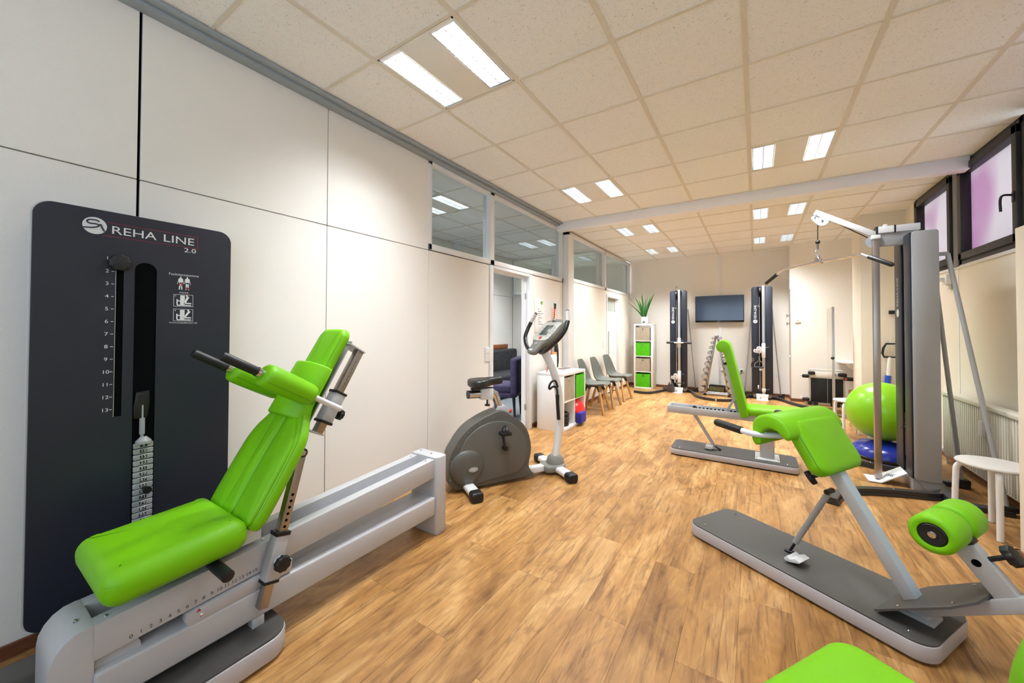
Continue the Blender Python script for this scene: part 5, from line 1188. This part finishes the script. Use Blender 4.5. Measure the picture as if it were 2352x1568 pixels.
# ------------------------------------------------------------------ back extension bench (right foreground)
def back_extension():
    t = Thing('back_extension_bench', 'back extension bench with green thigh pads and foot rollers in right foreground', 'gym bench', (.206, 2.634, 0), math.atan2(-.514, .858))
    x0, x1, y0, y1, h = -.565, .565, -.215, .215, .085
    base_plate(t, x0, x1, y0, y1, .075, h)
    # main inclined beam : from foot hinge up to the pads
    b0, b1 = Vector((.452, .0, .135)), Vector((.150, .0, .640)); d = (b1-b0).normalized()
    nrm = Vector((d.z, 0, -d.x))         # perpendicular, to +x/up side
    t.p('main_beam', B().bar(b0, b1, .068, .050, .004, up=nrm), GREY)
    t.p('beam_stripe', B().bar(b0+nrm*.0255, b1+nrm*.0255, .060, .0015, up=nrm), mat('pale_blue_grey', (186, 200, 214), .3))
    t.p('beam_foot', B().prism([(.41, .085), (.50, .085), (.495, .135), (.45, .15), (.42, .13)], 'XZ', -.034, .034, .004), GREY)
    t.p('lower_hinge', B().bx(.39, .52, -.05, .05, .085, .10, .003), GREY)
    # gas strut
    s0, s1 = Vector((-.062, 0, .090)), Vector((.132, 0, .505)); ds = (s1-s0).normalized()
    t.p('gas_strut', B().cyl(s0+ds*.075, s1-ds*.02, .0145, n=18), MIDGREY)
    t.p('strut_rod', B().cyl(s0, s0+ds*.08, .007, n=10).cyl(s0-Vector((.02, 0, 0)), s0+Vector((.02, 0, .004)), .010, n=10), BLKP)
    t.p('strut_eye', B().cyl(s1+Vector((0, -.03, 0)), s1+Vector((0, .03, 0)), .013, n=14), RUB)
    t.p('pedal', B().prism([(-.03, .105), (-.015, .122), (.0, .113), (.025, .128), (.05, .120), (.045, .110), (.0, .095), (-.025, .092)], 'XZ', -.115, -.02, .003), WHITEM)
    t.p('pedal_stem', B().bx(.0, .02, -.08, -.06, .085, .10).bx(.0, .02, -.08, .0, .085, .092), BLKP)
    # thigh pad : plane continuing the beam direction, face towards +nrm
    c = Vector((.108, 0, .735))
    Mp = frame(c, (0, 1, 0), d)
    if (Mp.to_3x3() @ Vector((0, 0, 1))).dot(nrm) < 0: Mp = frame(c, (0, -1, 0), d)
    po = rrect(-.205, .205, -.135, .150, (.06, .06, .05, .05), 8)
    tp = t.p('thigh_pad', B().pad(po, .080, .034, Mp @ Matrix.Translation((0, 0, -.035)), bulge=.006, seg=5), GREEN, sharp=1.2)
    t.p('seam', B().tube([Mp @ Vector((x_*.985, .0+y_*.98, .028)) for x_, y_ in po], .0012, 5, True), GREENS, tp)
    t.p('pad_plate', B().bx(-.12, .12, -.10, .12, -.047, -.036, .002, M=Mp), BLKP, tp)
    # pelvis roll above it : arched saddle section extruded across
    M2 = frame((.030, 0, .835), (0, 1, 0), (0, 0, 1))
    sec = [(-.115, -.040), (-.112, .010), (-.088, .046), (-.045, .066), (.005, .062), (.048, .036), (.072, .0), (.076, -.030), (.060, -.048), (.036, -.036), (.010, -.012), (-.030, -.008), (-.058, -.030), (-.066, -.056), (-.074, -.098), (-.100, -.106), (-.118, -.075)]
    sec = sm2(sec, 3)
    b = B(); b.prism(sec, 'XZ', -.285, .235, .020, 3)
    for v in b.bm.verts:
        k = abs(v.co.y)/.29; v.co.z += -.012*k*k
        v.co += Vector((.020, 0, .845))
    rl = t.p('pelvis_roll', b, GREEN, sharp=1.0)
    t.p('seam', B().tube([Vector((x_*.985+.02, -.272, z_*.985+.845-.010)) for x_, z_ in sec], .0012, 5, True), GREENS, rl)
    # handles on both sides
    for s_ in (-1, 1):
        hp = smooth_path([(.06, s_*.10, .785), (.0, s_*.20, .785), (-.07, s_*.285, .785), (-.14, s_*.300, .790)], 6)
        t.p('handle_tube', B().tube(hp, .0155, 14), mat('white_tube', (226, 230, 238), .28))
        t.p('grip', B().tube([(-.14, s_*.300, .790), (-.285, s_*.300, .802), (-.297, s_*.300, .803)], [.021, .021, .015], 16), RUB)
    t.p('pad_knob', knob(B().cyl((.125, -.045, .60), (.085, -.07, .575), .009, n=10), (.09, -.065, .578), (-.5, -.3, -.4), .034, .026), RUB)
    # foot unit: inclined arm with foot plate and roller post, leaving the beam foot
    e0, e1 = Vector((.455, 0, .115)), Vector((.765, 0, .337)); de = (e1-e0).normalized(); ne = Vector((-de.z, 0, de.x))
    t.p('foot_arm', B().bar(e0, e1, .070, .050, .004, up=ne), GREY)
    Mf = frame(e0+ne*.032, de, (0, 1, 0))
    fp = [(-.085, -.155), (.20, -.165), (.275, -.12), (.285, -.05), (.285, .05), (.275, .12), (.20, .165), (.02, .16), (-.02, .12), (-.06, .10), (-.085, .06)]
    pf = t.p('foot_plate', B().prism(fp, 'XY', 0, .008, M=Mf), DKMAT)
    for x_, y_ in ((.0, -.12), (.20, -.12), (.0, .12), (.20, .12)): t.p('plate_screw', bolt(B(), Mf @ Vector((x_, y_, .009)), ne, .007), CHROME, pf)
    r0 = Vector((.552, 0, .525)); r1 = Vector((.735, 0, .285))
    t.p('roller_post', B().bar(r1, r0+Vector((.015, 0, -.02)), .052, .072, .004, up=Vector((.8, 0, .6))), GREY)
    t.p('post_hole', B().cyl((.633, -.0262, .418), (.633, -.0272, .418), .014, n=16), BLACK)
    t.p('post_collar', B().bar(r0+Vector((.030, 0, -.040)), r0+Vector((.045, 0, -.060)), .058, .080, .003, up=Vector((.8, 0, .6))), RUB)
    t.p('post_knob', knob(B().cyl((.66, .0, .44), (.71, .0, .478), .009, n=10), (.705, .0, .474), (.8, 0, .6), .036, .03), RUB)
    t.p('roller_axle', B().cyl(r0+Vector((0, -.15, 0)), r0+Vector((0, .15, 0)), .016, n=14), BLKP)
    for s_ in (-1, 1):
        prof = [(0, .0), (.030, .0), (.062, .002), (.072, .009), (.075, .022), (.075, .143), (.071, .156), (.057, .163), (.045, .158), (.043, .147), (0, .147)]
        Mr = frame(r0+Vector((0, s_*.014, 0)), (1, 0, 0), (0, 0, -s_))
        ro = t.p('foot_roller', B().lathe(prof, Mr, 32), GREEN, sharp=.9)
        t.p('roller_cap', B().lathe([(.044, .145), (.044, .154), (.038, .159), (.018, .156), (0, .156)], Mr, 24), RUB, ro)
        t.p('cap_bolt', B().lathe([(.013, .155), (.013, .160), (.006, .162), (0, .160)], Mr, 14), CHROME, ro)
    return t
back_extension()

# ------------------------------------------------------------------ padded seat just in front of the camera, cut by the frame
t = Thing('green_padded_seat', 'green padded seat corner cut off by the bottom edge, nearest to the camera', 'gym bench', (.255, 1.00, 0), math.radians(-33))
t.p('seat_pad', B().pad(rrect(-.24, .24, -.24, .235, .065, 8), .075, .03, Matrix.Translation((0, 0, .475)), bulge=.004, seg=5), GREEN, sharp=1.2)
t.p('seat_post', B().bx(-.05, .05, -.05, .05, .07, .476, .006), GREY)
t.p('base_board', B().prism(rrect(-.25, .45, -.30, .22, .05, 6), 'XY', .012, .07, .005), DKMAT); t.p('base_foot', B().bx(-.22, .42, -.27, .19, 0, .012), RUB)
t.p('back_pad', B().pad(rrect(-.20, .20, 0, .46, .06, 6), .075, .03, frame((.212, -.14, .565), (0, -1, 0), (.087, 0, 1)), seg=4), GREEN, sharp=1.2)
t.p('back_post', B().bx(.28, .33, -.17, -.11, .07, .90, .005), GREY)
# ------------------------------------------------------------------ lat pulldown tower
def lat_tower():
    CYT = 4.66
    t = Thing('lat_pulldown_tower', 'tall grey lat pulldown tower with boom and cable in front of the window wall', 'gym machine', (1.17, CYT, 0), world=True)
    X0 = 1.092
    # housing: bent grey sheet with rounded front edges at top and bottom
    prof = [(X0+.006, .13), (X0+.012, .118), (X0+.028, .112), (1.235, .108), (1.252, .112), (1.256, .125), (1.256, 2.15), (1.250, 2.166), (1.235, 2.172), (X0+.035, 2.172), (X0+.016, 2.164), (X0+.006, 2.145)]
    t.p('side_sheet', B().prism(prof, 'XZ', CYT-.215, CYT-.203, .002), MIDGREY); t.p('side_sheet', B().prism(prof, 'XZ', CYT+.203, CYT+.215, .002), MIDGREY)
    t.p('top_sheet', B().bx(X0+.02, 1.25, CYT-.21, CYT+.21, 2.160, 2.172, .004), MIDGREY)
    t.p('rear_sheet', B().bx(1.246, 1.256, CYT-.21, CYT+.21, .12, 2.16), MIDGREY)
    for a, c in ((CYT-.205, CYT-.055), (CYT+.02, CYT+.205)):
        t.p('front_board', B().bx(X0-.006, X0+.008, a, c, .115, 2.165, .004), ANTH)
    t.p('slot', B().bx(X0+.03, X0+.034, CYT-.055, CYT+.02, .12, 2.15), BLACK)
    for k in range(14): t.p('weight_plate', B().bx(X0+.004, X0+.03, CYT-.05, CYT+.015, .25+.027*k, .273+.027*k), BLKP)
    t.p('selector_pin', B().cyl((X0-.03, CYT-.02, .50), (X0+.01, CYT-.02, .50), .006, n=8), CHROME)
    F = lambda y_, z_: frame((X0-.0068, y_, z_), (0, 0, 1), (0, 1, 0))
    t.p('emblem', B().cyl((X0-.0062, CYT+.115, 1.50), (X0-.0072, CYT+.115, 1.50), .036, n=24), PRINT)
    t.p('lettering', B().text('REHA-LINE', .062, F(CYT+.115, 1.69), .88), PRINT)
    # chrome square post with foot plate
    t.p('guide_post', B().bx(.893, .938, CYT-.045, CYT-.0, .02, 2.20, .003), STEEL)
    t.p('post_clamp', B().bx(.885, .946, CYT-.053, CYT+.008, 2.165, 2.20, .004), WHITEM)
    fpl = [(.83, 4.60), (.83, 4.54), (.90, 4.46), (1.02, 4.52), (1.09, 4.56), (1.09, 4.74), (.88, 4.72)]
    t.p('foot_plate', B().prism([(.835, .004), (.92, .004), (1.085, .120), (1.080, .126), (.915, .012), (.835, .012)], 'XZ', CYT-.11, CYT+.08, .001), WHITEM)
    dq = (Vector((1.08, 0, .126))-Vector((.915, 0, .012))).normalized()
    t.p('plate_lettering', B().text('SVG', .055, frame((.985, CYT-.03, .0635), (.35, -.8, .24), dq), 1.0), PRINTK)
    # top arm and boom
    t.p('top_arm', B().bx(.925, 1.20, CYT-.035, CYT+.035, 2.215, 2.275, .004), WHITEM)
    t.p('arm_bracket', B().bx(.938, 1.16, CYT-.02, CYT+.02, 2.10, 2.215, .003), MIDGREY)
    t.p('arm_band', B().bx(.918, .930, CYT-.038, CYT+.038, 2.212, 2.278, .002), RUB); t.p('arm_band', B().bx(1.035, 1.047, CYT-.038, CYT+.038, 2.212, 2.278, .002), RUB)
    t.p('arm_stop', B().lathe([(0, 0), (.018, 0), (.018, .012), (.010, .022), (0, .024)], Matrix.Translation((.985, CYT, 2.275)), 14), WHITEM)
    t.p('boom', B().bar((.925, CYT, 2.205), (.488, CYT, 2.485), .050, .042, .004, up=(0, 1, 0)), WHITEM)
    t.p('boom_fork', B().bar((.50, CYT-.02, 2.47), (.485, CYT-.02, 2.43), .02, .008).bar((.50, CYT+.02, 2.47), (.485, CYT+.02, 2.43), .02, .008), ALU)
    t.p('pulley_cover', B().prism(sm2([(.463, 2.44), (.470, 2.41), (.50, 2.370), (.535, 2.345), (.575, 2.355), (.597, 2.39), (.590, 2.425), (.555, 2.44), (.52, 2.425), (.49, 2.452)], 3), 'XZ', CYT-.018, CYT+.018, .002), WHITEM)
    t.p('pulley_axle', B().cyl((.545, CYT-.024, 2.392), (.545, CYT+.024, 2.392), .010, n=14), CHROME)
    t.p('lower_pulley', B().cyl((.905, CYT-.012, 2.15), (.905, CYT+.012, 2.15), .055, n=26), ALU)
    t.p('cable', B().tube([(.590, CYT, 2.405), (.870, CYT, 2.19)], .004, 8).tube([(.512, CYT, 2.37), (.510, CYT, 2.20)], .004, 8), RUB)
    t.p('cable_stopper', B().sph((.510, CYT, 2.195), .020, u=14, v=8), RUB)
    t.p('swivel', B().cyl((.510, CYT, 2.185), (.510, CYT, 2.12), .010, n=10).tube([Vector((.510, CYT, 2.095))+Vector((.016*math.cos(a), 0, .036*math.sin(a))) for a in [2*PI*i/16 for i in range(16)]], .005, 8, True), CHROME)
    # rear struts to the wall side floor
    for y_, xe, ye in ((CYT+.13, 1.475, CYT+.17), (CYT-.17, 1.53, CYT-.38)):
        t.p('strut_top', B().bx(1.256, 1.32, y_-.012, y_+.012, 1.955, 1.985, .003), MIDGREY)
        t.p('rear_strut', B().cyl((1.315, y_, 1.97), (xe, ye, .045), .0155, n=12), MIDGREY)
        t.p('strut_clamp', B().bx(xe-.03, xe+.05, ye-.03, ye+.05, .03, .07, .008), BLKP)
    # curved floor arms
    a1 = [(1.27, CYT-.20), (1.17, CYT-.30), (.94, CYT-.375), (.70, CYT-.49), (.56, CYT-.66), (.49, CYT-.86)]
    a2 = [(1.27, CYT+.20), (1.17, CYT+.29), (.94, CYT+.365), (.72, CYT+.46), (.60, CYT+.62)]
    for a in (a1, a2):
        arm = t.p('base_arm', arc_bar(B(), a, .075, .05, .003), DKBAR)
        for q in (a[1], a[2], a[-2]): t.p('arm_bolt', bolt(B(), (q[0], q[1], .0535), (0, 0, 1), .010), CHROME, arm)
    t.p('base_bar', B().bx(1.24, 1.33, CYT-.42, CYT+.34, .003, .055, .008), DKBAR)
    t.p('column_foot', B().prism([(1.12, .11), (1.25, .11), (1.25, .055), (1.19, .0)], 'XZ', CYT-.19, CYT-.175).bx(1.10, 1.25, CYT-.17, CYT+.17, .0, .115, .004), MIDGREY)
    t.p('rear_arm', B().bx(1.32, 1.56, CYT-.42, CYT-.34, .003, .04, .006), DKBAR); t.p('rear_arm', B().bx(1.32, 1.52, CYT+.13, CYT+.21, .003, .04, .006), DKBAR)
lat_tower()
t = Thing('lat_bar', 'bent chrome pulldown bar with black grips hanging from the boom', 'pulldown bar', (.510, 4.66, 1.98), math.radians(-52))
# local x along the bar; +x end is nearer to the camera
t.p('bar', B().tube(smooth_path([(-.55, 0, -.055), (-.44, 0, .005), (-.41, 0, .014), (-.30, 0, .016), (0, 0, .02), (.30, 0, .016), (.41, 0, .012), (.44, 0, .002), (.60, 0, -.09)], 4), .0125, 12), CHROME)
t.p('grip', B().tube([(.48, 0, -.018), (.655, 0, -.115), (.665, 0, -.12)], [.018, .018, .010], 14), RUB); t.p('grip', B().tube([(-.50, 0, -.026), (-.655, 0, -.105), (-.665, 0, -.11)], [.018, .018, .010], 14), RUB)
t.p('hanger', B().prism([(-.04, .006), (.04, .006), (.03, .03), (.012, .085), (-.012, .085), (-.03, .03)], 'XZ', -.012, .012, .003).cyl((-.045, 0, .02), (.045, 0, .02), .018, n=14), CHROME)

# ------------------------------------------------------------------ ball, balance trainer, stools
def m_ball(name, col):
    return mat(name, col, .30, spec=.5, coat=.15, bump=.25, bscale=8, stretch=(.2, .2, 12))
O('exercise_ball', B().sph((0, 0, .302), .302, u=48, v=28).lathe([(0, -.004), (.012, -.004), (.012, .002), (0, .002)], frame((-.12, -.25, .40), (1, 0, 0), (0, .5, 1)), 12), m_ball('ball_green', (138, 206, 20)), None, 'big lime green exercise ball resting on the blue dome', 'exercise ball', sharp=2).location = (1.125, 5.50, .185)
t = Thing('balance_dome', 'shiny blue half ball balance trainer under the green ball', 'balance trainer', (1.15, 5.50, 0))
t.p('dome', B().lathe([(.285, .035), (.280, .07), (.262, .105), (.225, .140), (.17, .165), (.09, .181), (0, .185)], None, 48), mat('blue_gloss', (28, 46, 160), .22, coat=.3), sharp=2); t.p('platform', B().lathe([(0, 0), (.27, 0), (.295, .012), (.295, .03), (.285, .036), (0, .036)], None, 48), BLKP)
def stool(label, loc, rz=0.):
    t = Thing('stool', label, 'stool', loc, rz, 'round white stools')
    t.p('seat', B().lathe([(0, .432), (.165, .432), (.178, .438), (.180, .446), (.176, .453), (0, .455)], None, 40), mat('pale_stool_top', (206, 202, 196), .5))
    for k in range(4):
        a = k*PI/2+PI/4; c, s_ = math.cos(a), math.sin(a)
        t.p('leg', B().tube(smooth_path([(c*.06, s_*.06, .424), (c*.13, s_*.13, .424), (c*.165, s_*.165, .40), (c*.172, s_*.172, .33), (c*.178, s_*.178, .12), (c*.18, s_*.18, .003)], 5), .0165, 12), mat('stool_leg_white', (236, 236, 234), .35))
    return t.root
s0 = stool('white round stool with bent tube legs before the radiator', (1.345, 3.90, 0), .55)
dup(s0, (1.015, 6.37, 0), .2, 'white round stool standing behind the green ball')
t = Thing('wooden_chair', 'plywood chair on thin chrome legs mostly hidden behind the green ball', 'chair', (1.27, 6.79, 0), 0)
PLY = mat('plywood_brown', (150, 104, 66), .5, var=.2, vscale=20)
t.p('seat', B().pad(rrect(-.19, .19, -.19, .19, .05, 5), .016, .006, Matrix.Translation((0, 0, .42))), PLY); t.p('backrest', B().bx(-.19, .19, .16, .176, .44, .52, .006), PLY)
for x_ in (-.15, .15):
    for y_ in (-.15, .15): t.p('leg', B().cyl((x_, y_, .42), (x_*1.15, y_*1.2, .001), .010, n=10), CHROME)

# ------------------------------------------------------------------ folded trainer, mirror, sink in the alcove
t = Thing('folded_treadmill', 'folded fitness frame with black mat and black rollers in the alcove', 'gym machine', (1.05, 8.58, 0))
WT = mat('white_tube_frame', (232, 226, 214), .4)
for x_ in (-.235, .225): t.p('side_rail', B().bx(x_-.018, x_+.018, .02, .06, .06, .56, .004), WT)
t.p('mat', B().bx(-.225, .215, .0, .02, .06, .485, .003), mat('black_belt', (14, 14, 14), .8, bump=.8, bscale=80))
t.p('top_panel', B().bx(-.235, .235, .012, .06, .485, .59, .006), WT)
t.p('top_bar', B().cyl((-.245, .03, .635), (.215, .03, .635), .011, n=10).cyl((-.24, .03, .59), (-.24, .03, .64), .011, n=10).cyl((.21, .03, .58), (.21, .03, .64), .011, n=10), WT)
for x_, z_, w_ in ((-.215, .575, .05), (.205, .565, .06), (-.30, .515, .05), (.29, .50, .07), (-.30, .10, .05), (.075, .56, .04)): t.p('foam_roller', B().bx(x_-w_, x_+w_, -.03, .03, z_-.032, z_+.032, .02, 3), RUB)
t.p('foot_bar', B().bx(-.31, .34, .03, .06, .015, .05, .004), WT); t.p('end_tube', B().cyl((-.38, .03, .525), (-.25, .03, .525), .012, n=10), WT); t.p('end_tube', B().cyl((.24, .03, .505), (.40, .03, .505), .012, n=10), WT); t.p('end_tube', B().cyl((-.38, .03, .12), (-.25, .03, .105), .012, n=10), WT)
t.p('red_button', B().cyl((.245, -.03, .50), (.245, -.036, .50), .018, n=14), mat('red_plastic', (214, 60, 36), .4))
for x_ in (-.24, -.16, .14): t.p('castor', B().cyl((x_, -.02, .035), (x_, .02, .035), .035, n=18), RUB)
MB_ = Vector((1.012, 7.66, 0)); MA_ = Vector((1.02, 8.20, 0))
t = Thing('standing_mirror', 'tall narrow rolling mirror seen edge on in the alcove', 'mirror', (1.016, 7.93, 0))
t.p('pane', B().bx(-.008, -.004, -.26, .26, .10, 1.70), mat('mirror_silver', (232, 236, 234), .02, metal=1))
t.p('edge_profile', B().bx(-.016, .016, -.288, -.258, .02, 1.705, .003), ALU); t.p('edge_strip', B().bx(-.009, .007, .258, .264, .10, 1.70), TRIMW)
t.p('backing', B().bx(-.004, .006, -.26, .26, .10, 1.70), WHITEM)
t.p('tilt_knob', B().sph((-.01, -.28, .905), .024, u=12, v=8), RUB)
for y_ in (-.27, .27): t.p('foot', B().tube([(-.16, y_, .018), (0, y_, .03), (.16, y_, .018)], .013, 10), CHROME)
t = Thing('wash_basin', 'white wash basin on the alcove wall half hidden by the pillar', 'wash basin', (1.48, 8.85, .62))
t.p('bowl', B().pad(sm2([(-.25, -.001), (-.245, -.25), (-.16, -.40), (.0, -.44), (.16, -.40), (.21, -.25), (.215, -.001)], 3), .035, .012, Matrix.Translation((0, 0, .145)), bulge=-.01).lathe([(0, -.02), (.06, .0), (.14, .08), (.19, .15)], Matrix.Translation((0, -.22, 0)), 28), mat('ceramic', (240, 238, 232), .15))
t.p('tap', B().tube(smooth_path([(0, -.05, .18), (0, -.05, .30), (0, -.10, .33), (0, -.16, .30)], 5), .012, 10), CHROME)
# therapy pole with loop handle at the pillar
t = Thing('therapy_pole', 'white and blue pole with black square loop handle hanging at the pillar', 'therapy pole', (1.50, 7.06, .56))
t.p('blue_sleeve', B().cyl((-.01, 0, .0), (.005, 0, .17), .034, .032, 16), mat('blue_sleeve', (34, 84, 190), .45)); t.p('tube', B().cyl((.004, 0, .165), (.02, 0, .42), .022, .018, 14), TRIMW)
lp = [(-.035, .42), (.12, .42), (.12, .60), (-.01, .60), (-.04, .54), (-.05, .47)]
t.p('loop_handle', B().tube([(x_, 0, z_) for x_, z_ in lp], .014, 10, True), RUB); t.p('cord', B().tube([(.03, .01, .60), (.06, .02, 1.02)], .0025, 6), TRIMW)
t.p('hook', B().bx(.02, .10, -.01, .03, 1.0, 1.05, .006), RUB)

# ------------------------------------------------------------------ radiator and wall fittings
t = Thing('radiator', 'white ribbed panel radiator under the dark windows', 'radiator', (XR-.10, 4.55, 0))
nf = 44
t.p('back_panel', B().bx(-.005, .05, -.62, 1.02, .10, .70, .004), mat('radiator_white', (222, 218, 204), .4)); t.p('top_cover', B().bx(-.035, .06, -.64, 1.04, .70, .735, .006), mat('radiator_white', (222, 218, 204), .4))
for k in range(nf):
    y_ = -.60+k*1.60/(nf-1); t.p('fin', B().bx(-.022, -.004, y_-.011, y_+.011, .12, .695, .006), mat('radiator_white', (222, 218, 204), .4))
t.p('valve', B().tube([(-.0, 1.03, .14), (.0, 1.10, .14)], .022, 14).cyl((.0, 1.08, .14), (0, 1.17, .14), .026, n=16), TRIMW); t.p('pipe', B().tube([(0, 1.05, .14), (.02, 1.06, .05), (.02, 1.06, .0)], .010, 8), TRIMW)
for y_ in (-.5, .9): t.p('wall_bracket', B().bx(.05, .085, y_-.02, y_+.02, .2, .6), TRIMW)
t.p('heat_meter', B().bx(-.045, -.022, .155, .215, .47, .60, .006), TRIMW)
t = Thing('blind_gear', 'small white gear box with knob on the wall under the dark window', 'wall fitting', (XR, 5.72, 1.86))
t.p('box', B().bx(-.05, 0, -.05, .08, -.04, .06, .006), TRIMW); t.p('knob', B().cyl((-.05, .01, .01), (-.085, .01, .01), .022, n=16), TRIMW); t.p('spout', B().bx(-.03, -.005, -.02, .03, -.09, -.04, .004), TRIMW)
